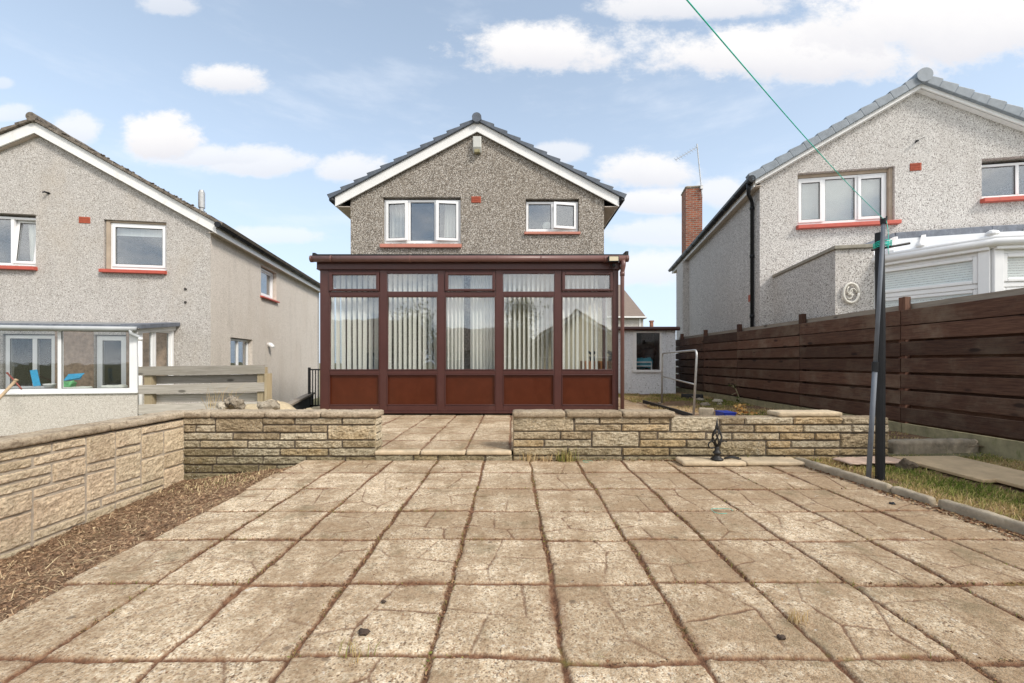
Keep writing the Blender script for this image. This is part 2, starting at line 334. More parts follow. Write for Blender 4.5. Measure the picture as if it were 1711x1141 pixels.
MT['soil'] = soilm()
def lawnm():
    m, nt = newmat('lawn_ground'); o = oc(nt)
    n = nse(nt, o, 5, 9, .75)
    col = rmp(nt, n, [(.3, (.13, .12, .07)), (.55, (.20, .19, .11)), (.75, (.28, .25, .16))])
    finish(nt, col, .97, n, .6, .02, spec=.1); return m
MT['lawn'] = lawnm()
def backdash():
    return dash('dash_back', [(0, (.25, .22, .2)), (.4, (.38, .35, .32)), (.8, (.5, .47, .43))], 40, (.3, .26, .2), .3)
MT['dash_back'] = backdash()
MT['polyroof'] = None
def polyroof():
    m, nt = newmat('translucent_roof'); o = oc(nt)
    tr = nd(nt, 'ShaderNodeBsdfTransparent', {0: (.92, .93, .94, 1)}); d = nd(nt, 'ShaderNodeBsdfTranslucent', {0: (.8, .82, .84, 1)})
    g = nd(nt, 'ShaderNodeBsdfDiffuse', {0: (.7, .72, .75, 1)})
    a = nd(nt, 'ShaderNodeMixShader', {0: .45, 1: tr.outputs[0], 2: d.outputs[0]})
    b = nd(nt, 'ShaderNodeMixShader', {0: .15, 1: a.outputs[0], 2: g.outputs[0]})
    nt.links.new(b.outputs[0], nd(nt, 'ShaderNodeOutputMaterial').inputs[0]); return m
MT['polyroof'] = polyroof()

def tintroof():
    m, nt = newmat('tinted_roof_sheet'); o = oc(nt)
    tr = nd(nt, 'ShaderNodeBsdfTransparent', {0: (.25, .26, .27, 1)}); g = nd(nt, 'ShaderNodeBsdfDiffuse', {0: (.35, .35, .35, 1)})
    b = nd(nt, 'ShaderNodeMixShader', {0: .45, 1: tr.outputs[0], 2: g.outputs[0]})
    nt.links.new(b.outputs[0], nd(nt, 'ShaderNodeOutputMaterial').inputs[0]); return m
MT['tintroof'] = tintroof()
# ------------------------------------------------------------------ geometry helpers
COL = scene.collection
class Frame:
    """a house's own axes: u along its front, v back from it, z up; uz()/vz() turn a sight line of the survey photo into wall coordinates"""
    def __init__(s, ox, oy, th):
        s.o = (ox, oy); s.th = R_(th); s.u = (math.cos(s.th), math.sin(s.th)); s.v = (-math.sin(s.th), math.cos(s.th))
    def uz(s, px, py, v=0.0):
        a = (px - CX) / FP; D = (v + s.o[0] * s.v[0] + s.o[1] * s.v[1]) / (a * s.v[0] + s.v[1])
        return ((a * D - s.o[0]) * s.u[0] + (D - s.o[1]) * s.u[1], H - (py - CY) * D / FP)
    def vz(s, px, py, u=0.0):
        a = (px - CX) / FP; D = (u + s.o[0] * s.u[0] + s.o[1] * s.u[1]) / (a * s.u[0] + s.u[1])
        return ((a * D - s.o[0]) * s.v[0] + (D - s.o[1]) * s.v[1], H - (py - CY) * D / FP)
def P(px, py, D): return ((px - CX) * D / FP, D, H - (py - CY) * D / FP)
def X(px, D): return (px - CX) * D / FP
def Z(py, D): return H - (py - CY) * D / FP

def set_props(o, label=None, cat=None, group=None, kind=None):
    if label: o['label'] = label
    if cat: o['category'] = cat
    if group: o['group'] = group
    if kind: o['kind'] = kind
    return o
def thing(name, label, cat, loc=(0, 0, 0), rz=0.0, group=None):
    o = bpy.data.objects.new(name, None); COL.objects.link(o); o.empty_display_size = .2
    o.location = loc; o.rotation_euler = (0, 0, rz)
    return set_props(o, label, cat, group)

class MB:
    def __init__(s): s.v = []; s.f = []; s.t = []
    def add(s, vs, fs, tone=.5):
        n = len(s.v); s.v += [tuple(p) for p in vs]; s.f += [tuple(i + n for i in f) for f in fs]; s.t += [tone] * len(fs); return s
    def quad(s, a, b, c, d, tone=.5): return s.add([a, b, c, d], [(0, 1, 2, 3)], tone)
    def box(s, x0, x1, y0, y1, z0, z1, tone=.5):
        if x0 > x1: x0, x1 = x1, x0
        if y0 > y1: y0, y1 = y1, y0
        if z0 > z1: z0, z1 = z1, z0
        vs = [(x, y, z) for z in (z0, z1) for y in (y0, y1) for x in (x0, x1)]
        return s.add(vs, [(0, 2, 3, 1), (4, 5, 7, 6), (0, 1, 5, 4), (2, 6, 7, 3), (0, 4, 6, 2), (1, 3, 7, 5)], tone)
    def prism(s, poly, y0, y1, ax='y', tone=.5):
        """poly of (a,z) extruded along y (or poly (b,z) along x, or (x,y) along z)"""
        n = len(poly)
        f = {'y': lambda p, t: (p[0], t, p[1]), 'x': lambda p, t: (t, p[0], p[1]), 'z': lambda p, t: (p[0], p[1], t)}[ax]
        vs = [f(p, y0) for p in poly] + [f(p, y1) for p in poly]
        fs = [tuple(range(n)), tuple(range(2 * n - 1, n - 1, -1))] + [(i, i + n, (i + 1) % n + n, (i + 1) % n) for i in range(n)]
        return s.add(vs, fs, tone)
    def bar(s, a, b, w, h, tone=.5, up=(0, 0, 1)):
        a, b = Vector(a), Vector(b); d = (b - a).normalized(); up = Vector(up)
        if abs(d.dot(up)) > .99: up = Vector((0, 1, 0))
        sx = d.cross(up).normalized() * w / 2; sy = sx.cross(d).normalized() * h / 2
        vs = [p + i * sx + j * sy for p in (a, b) for (i, j) in ((-1, -1), (1, -1), (1, 1), (-1, 1))]
        return s.add(vs, [(3, 2, 1, 0), (4, 5, 6, 7), (0, 1, 5, 4), (1, 2, 6, 5), (2, 3, 7, 6), (3, 0, 4, 7)], tone)
    def tube(s, pts, r, n=10, tone=.5, caps=True):
        pts = [Vector(p) for p in pts]; rs = r if hasattr(r, '__len__') else [r] * len(pts)
        vs = []; prev = None
        for i, p in enumerate(pts):
            d = (pts[min(i + 1, len(pts) - 1)] - pts[max(i - 1, 0)]).normalized()
            if prev is None:
                prev = d.orthogonal().normalized()
            prev = (prev - d * prev.dot(d)).normalized(); q = d.cross(prev)
            vs += [p + (prev * math.cos(2 * math.pi * k / n) + q * math.sin(2 * math.pi * k / n)) * rs[i] for k in range(n)]
        fs = [(i * n + k, i * n + (k + 1) % n, (i + 1) * n + (k + 1) % n, (i + 1) * n + k) for i in range(len(pts) - 1) for k in range(n)]
        if caps: fs += [tuple(range(n - 1, -1, -1)), tuple(range((len(pts) - 1) * n, len(pts) * n))]
        return s.add(vs, fs, tone)
    def lathe(s, c, prof, n=20, tone=.5):
        vs = [(c[0] + r * math.cos(2 * math.pi * k / n), c[1] + r * math.sin(2 * math.pi * k / n), c[2] + z) for r, z in prof for k in range(n)]
        fs = [(i * n + k, i * n + (k + 1) % n, (i + 1) * n + (k + 1) % n, (i + 1) * n + k) for i in range(len(prof) - 1) for k in range(n)]
        return s.add(vs, fs, tone)
    def rbox(s, x0, x1, y0, y1, z0, z1, step=.03, amp=.006, rnd=.008, tone=.5, freq=12, xf=None):
        """rough stone box: six gridded faces, rounded edges, shared noise so the seams stay closed"""
        L = (x1 - x0, y1 - y0, z1 - z0); nn = [max(1, int(math.ceil(l / step))) for l in L]
        idx = {}; vs = []; fs = []
        cx = ((x0 + x1) / 2, (y0 + y1) / 2, (z0 + z1) / 2)
        def vid(i, j, k):
            key = (i, j, k)
            if key not in idx:
                p = [x0 + L[0] * i / nn[0], y0 + L[1] * j / nn[1], z0 + L[2] * k / nn[2]]
                e = [(i in (0, nn[0])), (j in (0, nn[1])), (k in (0, nn[2]))]
                if sum(e) >= 2:
                    for a in range(3):
                        if e[a]: p[a] += rnd * (.6 if sum(e) == 2 else .9) * (1 if p[a] < cx[a] else -1)
                w = Vector(p); q = mnoise.noise_vector(w * freq + Vector((tone * 31, tone * 17, 5))) * amp + mnoise.noise_vector(w * freq * 3.1) * amp * .5
                w = w + q
                if xf: w = xf(w)
                idx[key] = len(vs); vs.append(tuple(w))
            return idx[key]
        nx, ny, nz = nn
        for i in range(nx):
            for j in range(ny):
                fs.append((vid(i, j, 0), vid(i, j + 1, 0), vid(i + 1, j + 1, 0), vid(i + 1, j, 0)))
                fs.append((vid(i, j, nz), vid(i + 1, j, nz), vid(i + 1, j + 1, nz), vid(i, j + 1, nz)))
            for k in range(nz):
                fs.append((vid(i, 0, k), vid(i + 1, 0, k), vid(i + 1, 0, k + 1), vid(i, 0, k + 1)))
                fs.append((vid(i, ny, k), vid(i, ny, k + 1), vid(i + 1, ny, k + 1), vid(i + 1, ny, k)))
        for j in range(ny):
            for k in range(nz):
                fs.append((vid(0, j, k), vid(0, j, k + 1), vid(0, j + 1, k + 1), vid(0, j + 1, k)))
                fs.append((vid(nx, j, k), vid(nx, j + 1, k), vid(nx, j + 1, k + 1), vid(nx, j, k + 1)))
        return s.add(vs, fs, tone)
    def face_block(s, O, U, N, u0, u1, z0, z1, step=.0105, depth=.018, amp=.009, tone=.5, seed=0.0):
        """rock-faced stone seen from the front: bulging gridded face with broken edges"""
        O, U, N = Vector(O), Vector(U), Vector(N)
        nu = max(3, int((u1 - u0) / step)); nz = max(3, int((z1 - z0) / step)); vs = []; fs = []
        for j in range(nz + 1):
            for i in range(nu + 1):
                a, b = i / nu, j / nz; u = u0 + (u1 - u0) * a; z = z0 + (z1 - z0) * b
                e = min((u - u0), (u1 - u), (z - z0), (z1 - z))
                base = depth * min(1, e / .007) ** .5
                q = Vector((u * 9 + seed, z * 14, seed * 3.7)); nn = (abs(mnoise.noise(q)) * -1.6 + .4) * amp + mnoise.noise(q * 2.9) * amp * .9 + mnoise.noise(q * 6.1) * amp * .8 + mnoise.noise(q * 12.3) * amp * .5
                h = -.010 if e < 1e-6 else base + nn * min(1, e / .010)
                wob = .003 * mnoise.noise(Vector((u * 22, z * 22, seed))) if e < 1e-6 else 0
                vs.append(O + U * (u + wob) + Vector((0, 0, z + wob)) + N * h)
        W = nu + 1
        for j in range(nz):
            for i in range(nu): fs.append((j * W + i, j * W + i + 1, (j + 1) * W + i + 1, (j + 1) * W + i))
        if U.cross(Vector((0, 0, 1))).dot(N) < 0: fs = [f[::-1] for f in fs]
        return s.add(vs, fs, tone)
    def build(s, name, mat, parent=None, world=False, smooth=False, bevel=0.0, label=None, kind=None, seg=2, **kw):
        vs = s.v
        if world and parent is not None:
            r = parent
            while r.parent: r = r.parent
            M = Matrix.Translation(r.location) @ Matrix.Rotation(r.rotation_euler[2], 4, 'Z'); Mi = M.inverted()
            vs = [tuple(Mi @ Vector(v)) for v in vs]
        me = bpy.data.meshes.new(name); me.from_pydata(vs, [], s.f)
        a = me.attributes.new('tone', 'FLOAT', 'FACE'); a.data.foreach_set('value', s.t)
        m = MT[mat] if isinstance(mat, str) else mat
        me.materials.append(m)
        if smooth: me.polygons.foreach_set('use_smooth', [True] * len(me.polygons))
        me.update()
        o = bpy.data.objects.new(name, me); COL.objects.link(o)
        if parent is not None: o.parent = parent
        if bevel:
            b = o.modifiers.new('bevel', 'BEVEL'); b.width = bevel; b.segments = seg; b.limit_method = 'ANGLE'; b.angle_limit = R_(40)
        if smooth and not bevel:
            pass
        return set_props(o, label, kind=kind, **kw)

def np_mesh(name, verts, faces, mat, parent=None, tone=None, smooth=False, attrs=None):
    """verts (n,3), faces (m,k) arrays -> object; tone per face, attrs per vertex"""
    me = bpy.data.meshes.new(name); nv, nf, k = len(verts), len(faces), faces.shape[1]
    me.vertices.add(nv); me.vertices.foreach_set('co', np.asarray(verts, np.float32).ravel())
    me.loops.add(nf * k); me.loops.foreach_set('vertex_index', np.asarray(faces, np.int32).ravel())
    me.polygons.add(nf); me.polygons.foreach_set('loop_start', np.arange(0, nf * k, k, dtype=np.int32))
    me.update(calc_edges=True)
    if tone is not None:
        a = me.attributes.new('tone', 'FLOAT', 'FACE'); a.data.foreach_set('value', np.asarray(tone, np.float32))
    for kk, arr in (attrs or {}).items():
        a = me.attributes.new(kk, 'FLOAT', 'POINT'); a.data.foreach_set('value', np.asarray(arr, np.float32))
    if smooth: me.polygons.foreach_set('use_smooth', [True] * nf)
    me.materials.append(MT[mat]); me.validate()
    o = bpy.data.objects.new(name, me); COL.objects.link(o)
    if parent: o.parent = parent
    return o

def blades(pts, h, w, lean=.5, flat=0.0):
    """thin bent blades standing (flat=0) or lying (flat=1) at pts (n,3); returns verts, quads"""
    n = len(pts); a = rng.uniform(0, 2 * np.pi, n); hh = h * rng.uniform(.45, 1.25, n); ww = w * rng.uniform(.6, 1.3, n)
    ln = lean * rng.uniform(.2, 1.3, n)
    d = np.stack([np.cos(a), np.sin(a), np.zeros(n)], 1); sdir = np.stack([-np.sin(a + .6), np.cos(a + .6), np.zeros(n)], 1)
    up = np.array([0, 0, 1.0])
    if flat:
        tilt = rng.uniform(-.12, .3, n)[:, None]
        m = pts + d * (hh * .5)[:, None] + up * (tilt * (hh * .5)[:, None] + .004); t = pts + d * hh[:, None] + up * (tilt * .3 * hh[:, None] + .002)
    else:
        m = pts + up * (hh * .55)[:, None] + d * (hh * ln * .25)[:, None]; t = pts + up * (hh * (1 - .35 * ln))[:, None] + d * (hh * ln * .9)[:, None]
    s2 = sdir * ww[:, None] * .5
    V = np.stack([pts - s2, pts + s2, m + s2 * .8, m - s2 * .8, t + s2 * .25, t - s2 * .25], 1).reshape(-1, 3)
    b = (np.arange(n) * 6)[:, None]
    F = np.concatenate([b + np.array([0, 1, 2, 3]), b + np.array([3, 2, 4, 5])], 1).reshape(-1, 4)
    return V, F
def chips(pts, size):
    n = len(pts); R = rng.normal(size=(n, 3, 3)); u = R[:, 0]; u[:, 2] *= .35; u /= np.linalg.norm(u, axis=1)[:, None]
    w = R[:, 1]; w[:, 2] *= .35; w -= u * (w * u).sum(1)[:, None]; w /= np.linalg.norm(w, axis=1)[:, None]
    s = size * rng.uniform(.4, 1.4, n)[:, None]; a = rng.uniform(.3, .9, n)[:, None]
    V = np.stack([pts - u * s, pts - w * s * a, pts + u * s, pts + w * s * a], 1).reshape(-1, 3)
    V[:, 2] += .003
    return V, (np.arange(n) * 4)[:, None] + np.array([0, 1, 2, 3])
def stuff(name, parts, mat, label=None, cat=None, kind='stuff'):
    Vs, Fs, Ts = [], [], []; k = 0
    for V, F, T in parts: Vs.append(V); Fs.append(F + k); Ts.append(T); k += len(V)
    o = np_mesh(name, np.concatenate(Vs), np.concatenate(Fs), mat, tone=np.concatenate(Ts))
    return set_props(o, label, cat, kind=kind)
def rep2(t): return np.repeat(t, 2)

# ---- house elements (all in the house's local coordinates: x=u, y=v, z)
def holed_wall(mb, outer, holes, v0, v1):
    """wall in the u-z plane with rectangular openings (u0,u1,z0,z1) and thickness v0..v1"""
    loops = [[Vector((a, b, 0)) for a, b in outer]] + [[Vector((h[0], h[2], 0)), Vector((h[0], h[3], 0)), Vector((h[1], h[3], 0)), Vector((h[1], h[2], 0))] for h in holes]
    tris = geometry.tessellate_polygon(loops); flat = [p for l in loops for p in l]
    for v, flip in ((v0, False), (v1, True)):
        vs = [(p.x, v, p.y) for p in flat]
        fs = []
        for t in tris:
            a, b, c = [flat[i] for i in t]; ar = (b - a).cross(c - a).z
            t = tuple(t) if ar > 0 else tuple(t)[::-1]
            fs.append(t if not flip else t[::-1])
        mb.add(vs, fs)
    for l in loops:
        n = len(l)
        for i in range(n):
            a, b = l[i], l[(i + 1) % n]; mb.quad((a.x, v0, a.y), (a.x, v1, a.y), (b.x, v1, b.y), (b.x, v0, b.y))
    return mb

def window(root, u0, u1, z0, z1, v, mull=(), fr=.05, opens=(), wmat='upvc', gmat='glass', ax='u', rails=(), label=None, sash=(), name='window', fd=.06):
    """frame ring and mullions in the plane at depth v; panes; opens: {pane index: (hinge side, degrees)}"""
    def T(mb):                                                       # side walls: swap axes
        if ax == 'v': mb.v = [(y, x, z) for x, y, z in mb.v]; mb.f = [f[::-1] for f in mb.f]
        return mb
    m = MB(); xs = [u0] + list(mull) + [u1]
    m.box(u0, u0 + fr, v, v + fd, z0, z1); m.box(u1 - fr, u1, v, v + fd, z0, z1)
    m.box(u0 + fr, u1 - fr, v + .001, v + fd, z0, z0 + fr * 1.25); m.box(u0 + fr, u1 - fr, v + .001, v + fd, z1 - fr, z1)
    for x in mull: m.box(x - fr * .55, x + fr * .55, v - .003, v + fd, z0 + fr * 1.25, z1 - fr)
    for i, zr in rails:
        m.box(xs[i] + fr * .6, xs[i + 1] - fr * .6, v - .001, v + fd, zr - fr * .55, zr + fr * .55)
    fo = T(m).build('window_frame' if name != 'window' else 'window', wmat, root, bevel=.006, label=label)
    opens = dict(opens); gk = MB()
    for i in range(len(xs) - 1):
        a = xs[i] + (fr if i == 0 else fr * .55); b = xs[i + 1] - (fr if i == len(xs) - 2 else fr * .55); c, d = z0 + fr * 1.25, z1 - fr
        if i in opens or i in sash:
            s_ = MB(); w = fr * .85; vv = v - .022
            s_.box(a - .012, a + w, vv, v + .03, c - .012, d + .012); s_.box(b - w, b + .012, vv, v + .03, c - .012, d + .012)
            s_.box(a + w, b - w, vv + .001, v + .03, c - .012, c + w); s_.box(a + w, b - w, vv + .001, v + .03, d - w, d + .012)
            g = MB(); g.box(a + w - .005, b - w + .005, v + .0, v + .012, c + w - .005, d - w + .005)
            k_ = MB(); e_ = .010
            for bb in ((a + w, a + w + e_, c + w, d - w), (b - w - e_, b - w, c + w, d - w), (a + w, b - w, c + w, c + w + e_), (a + w, b - w, d - w - e_, d - w)): k_.box(bb[0], bb[1], v - .008, v - .001, bb[2], bb[3])
            if i in opens:
                side, deg = opens[i]
                if side == 'T':
                    M = Matrix.Translation((0, v, d)) @ Matrix.Rotation(R_(-deg), 4, 'X') @ Matrix.Translation((0, -v, -d))
                elif side == 'B':
                    M = Matrix.Translation((0, v, c)) @ Matrix.Rotation(R_(-deg), 4, 'X') @ Matrix.Translation((0, -v, -c))
                else:
                    hx = a if side == 'L' else b
                    M = Matrix.Translation((hx, v, 0)) @ Matrix.Rotation(R_(-deg if side == 'L' else deg), 4, 'Z') @ Matrix.Translation((-hx, -v, 0))
                for q in (s_, g, k_): q.v = [tuple(M @ Vector(p)) for p in q.v]
            T(s_).build('sash', wmat, fo, bevel=.005)
            T(g).build('pane', gmat, fo); T(k_).build('gasket', 'black', fo)
        else:
            zr = sorted([c] + [z for k, z in rails if k == i] + [d])
            for q in range(len(zr) - 1):
                g = MB(); g.box(a - .005, b + .005, v + .02, v + .032, zr[q] - .005, zr[q + 1] + .005)
                e_ = .009; z_a, z_b = zr[q], zr[q + 1]
                if q > 0: z_a += fr * .5
                if q < len(zr) - 2: z_b -= fr * .5
                for bb in ((a, a + e_, z_a, z_b), (b - e_, b, z_a, z_b), (a + e_, b - e_, z_a, z_a + e_), (a + e_, b - e_, z_b - e_, z_b)): gk.box(bb[0], bb[1], v + .012, v + .019, bb[2], bb[3])
                T(g).build('pane', gmat, fo)
    if gk.v: T(gk).build('gasket', 'black', fo)
    return fo
def sill(root, u0, u1, z, v, dep=.09, th=.055, mat='redpaint', ax='u'):
    m = MB(); m.prism([(v - dep, z - th), (v + .12, z - th), (v + .12, z + .012), (v - dep, z - .012)], u0, u1, ax='x')
    if ax == 'v': m.v = [(y, x, zz) for x, y, zz in m.v]; m.f = [f[::-1] for f in m.f]
    return m.build('sill', mat, root, bevel=.006)
def air_vent(root, u0, u1, z0, z1, v, ax='u'):
    m = MB(); m.box(u0, u1, v - .008, v + .01, z0, z1)
    n = max(3, int((u1 - u0) / .022)); 
    for r in range(3):
        zz0 = z0 + (z1 - z0) * (r + .12) / 3; zz1 = z0 + (z1 - z0) * (r + .88) / 3
        for i in range(n):
            a = u0 + .01 + (u1 - u0 - .02) * i / n; m.box(a, a + (u1 - u0) / n * .45, v - .016, v - .006, zz0, zz1)
    if ax == 'v': m.v = [(y, x, zz) for x, y, zz in m.v]; m.f = [f[::-1] for f in m.f]
    return m.build('air_vent', 'vent', root)
def roof_side(mb, up, zp, ue, ze, v0, v1, n, t=.03):
    """stepped tile courses from ridge (up,zp) to eave (ue,ze), each course a slab running back along v"""
    for i in range(n):
        a = i / n; b = (i + 1) / n + .012
        x0, z0 = up + (ue - up) * a, zp + (ze - zp) * a; x1, z1 = up + (ue - up) * b, zp + (ze - zp) * b
        dx, dz = (ue - up), (ze - zp); L = math.hypot(dx, dz); nx, nz = -dz / L, dx / L
        if nz < 0: nx, nz = -nx, -nz
        jit = random.uniform(-.004, .004)
        poly = [(x0, z0), (x1, z1), (x1 + nx * (t * 1.9 + jit), z1 + nz * (t * 1.9 + jit)), (x0 + nx * t * .9, z0 + nz * t * .9)]
        if dx > 0: poly = poly[::-1]
        mb.prism(poly, v0 + random.uniform(-.006, .006), v1, 'y', random.random())
    return mb
def gable_trim(root, A, zA, B, zB, v0, wd, mat='whiteboard', name='bargeboard', th=.03):
    """board under the verge from apex (A,zA) to eave end (B,zB), wd deep (vertical)"""
    m = MB(); m.prism([(A, zA), (A, zA - wd), (B, zB - wd), (B, zB)] if B < A else [(A, zA), (B, zB), (B, zB - wd), (A, zA - wd)], v0, v0 + th)
    return m.build(name, mat, root, bevel=.004)
# ================================================================== the ground
def ground_sheet():
    xs = sorted(set([-400, -120, -40, -15, -8, -5, -3.75, -3.45, -3.40, -2.2, -2.0, -1.9, 0, 1.5, 2.84, 3, 4.9, 5.0, 5.2, 8, 15, 40, 120, 400]))
    ys = sorted(set([-400, -120, -40, -12, -8, -3, 0, 2, 4.17, 4.2, 4.3, 6, 8, 12, 13, 18, 40, 120, 400]))
    def z(x, y):
        if x <= -3.45: return -.62
        if x <= -1.9 and y <= 4.17: return -.42
        if y >= 4.2 and y <= 13 and x < 5: return .03
        if x >= 5.2: return .0
        if y > 13: return .0
        return -.06
    vs = [(x, y, z(x, y)) for y in ys for x in xs]; n = len(xs)
    fs = [(j * n + i, j * n + i + 1, (j + 1) * n + i + 1, (j + 1) * n + i) for j in range(len(ys) - 1) for i in range(n - 1)]
    m = MB(); m.add(vs, fs); return m.build('ground', 'lawn', kind='structure')
ground_sheet()

TPL = [[((0, .35), (.45, .30)), ((.45, .30), (1, .46)), ((.36, 0), (.45, .30)), ((.62, .35), (.66, 1))],
       [((0, .6), (.3, .66)), ((.3, .66), (1, .5)), ((.3, .66), (.24, 1)), ((.55, .6), (.5, 0))],
       [((0, .5), (.42, .22)), ((.42, .22), (1, .3)), ((.42, .22), (.62, 1))],
       [((0, .28), (.5, .42)), ((.5, .42), (.58, 0)), ((.5, .42), (.45, .75)), ((.45, .75), (1, .7)), ((.45, .75), (.2, 1))],
       [((.3, 0), (.42, .3)), ((.42, .3), (1, .12)), ((.42, .3), (.2, .62)), ((.2, .62), (0, .66)), ((.2, .62), (.6, .8)), ((.6, .8), (1, .72)), ((.6, .8), (.62, 1))],
       [((0, .75), (.38, .6)), ((.38, .6), (.7, .72)), ((.7, .72), (1, .55)), ((.38, .6), (.3, .25)), ((.3, .25), (0, .2)), ((.3, .25), (.75, .0))]]
def snoise(x, y, seed, octs=4, f=1.0):
    """smooth value noise on arrays"""
    out = np.zeros_like(x); amp = 1.0; tot = 0
    for o in range(octs):
        r = np.random.default_rng(seed + o); G = r.random((257, 257)); u = (x * f + 37.3) % 256; v = (y * f + 91.7) % 256
        i = u.astype(int); j = v.astype(int); a = u - i; b = v - j; a = a * a * (3 - 2 * a); b = b * b * (3 - 2 * b)
        out += amp * ((G[j, i] * (1 - a) + G[j, i + 1] * a) * (1 - b) + (G[j + 1, i] * (1 - a) + G[j + 1, i + 1] * a) * b)
        tot += amp; amp *= .55; f *= 2.03
    return out / tot - .5
def paving(name, colsN, colsF, rows, dnear, dfar, xs, ys, z0, jw=.0072, crack=True, jd=.009, seed=1, tonef=None, edge=None, dstr=1.0):
    """paving slabs as one finely gridded surface: real joints and moulded grooves, one tone and tilt per slab"""
    Xg, Yg = np.meshgrid(xs, ys)
    k = ((Yg - dnear) / (dfar - dnear))
    wx = Xg + snoise(Xg, Yg, seed + 10, 3, 3.0) * .030 + snoise(Xg, Yg, seed + 20, 3, 26) * .011
    wy = Yg + snoise(Xg, Yg, seed + 30, 3, 2.2) * .036 + snoise(Xg, Yg, seed + 40, 3, 26) * .011
    cols = np.array(colsN)[:, None, None] * (1 - k) + np.array(colsF)[:, None, None] * k
    ci = (wx[None] >= cols).sum(0); nc = len(colsN)
    r_ = np.random.default_rng(seed)
    off = r_.uniform(-.012, .012, nc + 2)
    wy2 = wy + off[ci]
    rw = np.array(rows); ri = np.searchsorted(rw, wy2.ravel()).reshape(wy.shape)
    dxj = np.abs(wx[None] - cols).min(0); dyj = np.abs(wy2[None] - rw[:, None, None]).min(0)
    djt = np.minimum(dxj, dyj)
    wj = jw * (1 + 2.2 * snoise(Xg, Yg, seed + 50, 3, 3.5))
    fray = snoise(Xg, Yg, seed + 60, 3, 45) * .010
    jm = 1 - np.clip((djt + fray - wj) / .006, 0, 1)
    clo = np.where(ci > 0, np.take_along_axis(cols, np.clip(ci - 1, 0, nc - 1)[None], 0)[0], cols[0] - .46)
    chi = np.where(ci < nc, np.take_along_axis(cols, np.clip(ci, 0, nc - 1)[None], 0)[0], cols[-1] + .46)
    rlo = np.where(ri > 0, rw[np.clip(ri - 1, 0, len(rw) - 1)], rw[0] - .457); rhi = np.where(ri < len(rw), rw[np.clip(ri, 0, len(rw) - 1)], rw[-1] + .457)
    su = (wx - clo) / (chi - clo); sv = (wy2 - rlo) / (rhi - rlo)
    sid = ri * 40 + ci
    rt = r_.random((4, 4000))
    tone = rt[0][sid]
    if tonef is not None: tone = np.clip(tone * .75 + tonef(Xg, Yg) * .25, 0, 1)
    zz = z0 + (rt[1][sid] - .5) * .004 + (su - .5) * (rt[2][sid] - .5) * .008 + (sv - .5) * (rt[3][sid] - .5) * .008
    gm = np.zeros_like(Xg)
    if crack:
        t = (rt[1][sid] * len(TPL)).astype(int); fx = rt[2][sid] > .5; fy = rt[3][sid] > .5; sw = rt[0][sid] > .55
        U = np.where(fx, 1 - su, su); V = np.where(fy, 1 - sv, sv); U, V = np.where(sw, V, U), np.where(sw, U, V)
        dm = np.full_like(Xg, 9.0)
        for ti, segs in enumerate(TPL):
            for (a, b) in segs:
                ax, ay = a; bx, by = b; ex, ey = bx - ax, by - ay
                s = np.clip(((U - ax) * ex + (V - ay) * ey) / (ex * ex + ey * ey), 0, 1)
                d = np.hypot(U - ax - s * ex, V - ay - s * ey) * .45
                dm = np.where(t == ti, np.minimum(dm, d), dm)
        wear = np.clip(.72 + 2.4 * snoise(Xg, Yg, seed + 70, 3, 2.8), 0, 1)
        dm = np.abs(dm + snoise(Xg, Yg, seed + 75, 3, 18) * .012); gm = np.clip(1 - (dm - .0020) / .0045, 0, 1) * wear
    chips_ = np.clip(snoise(Xg, Yg, seed + 80, 4, 9) * 2, -1, 1) * .0016
    zz = zz + chips_ - jm * jd * (1 + .5 * snoise(Xg, Yg, seed + 90, 3, 20)) - gm * .004
    zz -= np.clip(1 - djt / .02, 0, 1) * .002
    dirt = np.clip(jm + np.clip(snoise(Xg, Yg, seed + 5, 5, 5.0) + .06, 0, 1) * 2.6 * np.clip(1 - djt / .045, 0, 1), 0, 1) * dstr
    nx, ny = len(xs), len(ys)
    idx = (np.arange(ny - 1)[:, None] * nx + np.arange(nx - 1)[None]).ravel()
    F = np.stack([idx, idx + 1, idx + nx + 1, idx + nx], 1)
    if edge is not None:
        e = edge(Xg, Yg); fe = (e.ravel()[idx] | e.ravel()[idx + 1] | e.ravel()[idx + nx]); F = F[~fe]
    V = np.stack([Xg, Yg, zz], 2).reshape(-1, 3)
    # skirt nothing: the soil sheets run under the edge
    o = np_mesh(name, V, F, 'paving', smooth=True, attrs={'dirt': dirt.ravel(), 'tone': tone.ravel(), 'groove': gm.ravel()})
    return set_props(o, kind='structure')

colsN = [-1.573, -1.169, -.742, -.277, .171, .628, 1.057, 1.49, 1.955, 2.40]
colsF = [-1.668, -1.203, -.742, -.277, .171, .628, 1.067, 1.505, 1.965, 2.42]
rows = [.454, .911, 1.365, 1.828, 2.28, 2.713, 3.19, 3.653]
rowsfar = rows + [4.12]
jitE = np.random.default_rng(3).uniform(-.045, .045, 60)
def left_edge(Xg, Yg):
    r = np.searchsorted(np.array(rowsfar), Yg.ravel()).reshape(Yg.shape)
    e = -1.945 - (Yg - 1.5) * .058 + jitE[np.clip(r, 0, 40)] + snoise(Xg, Yg, 300, 3, 22) * .012
    return Xg < e
def lighter(Xg, Yg): return np.clip(.55 - Xg * .16 + snoise(Xg, Yg, 400, 3, .8) * .8, 0, 1)
xsA = np.arange(-2.20, 2.96, .0062); ysA = np.concatenate([np.arange(.95, 2.4, .0052), np.arange(2.4, 4.135, .0066)])
paving('lower_patio', colsN, colsF, rowsfar, 1.3, 4.1, xsA, ysA, 0.0, seed=11, tonef=lighter, edge=left_edge)
xsB = np.arange(-2.0, 2.9, .03); ysB = np.arange(-3.0, .951, .03)
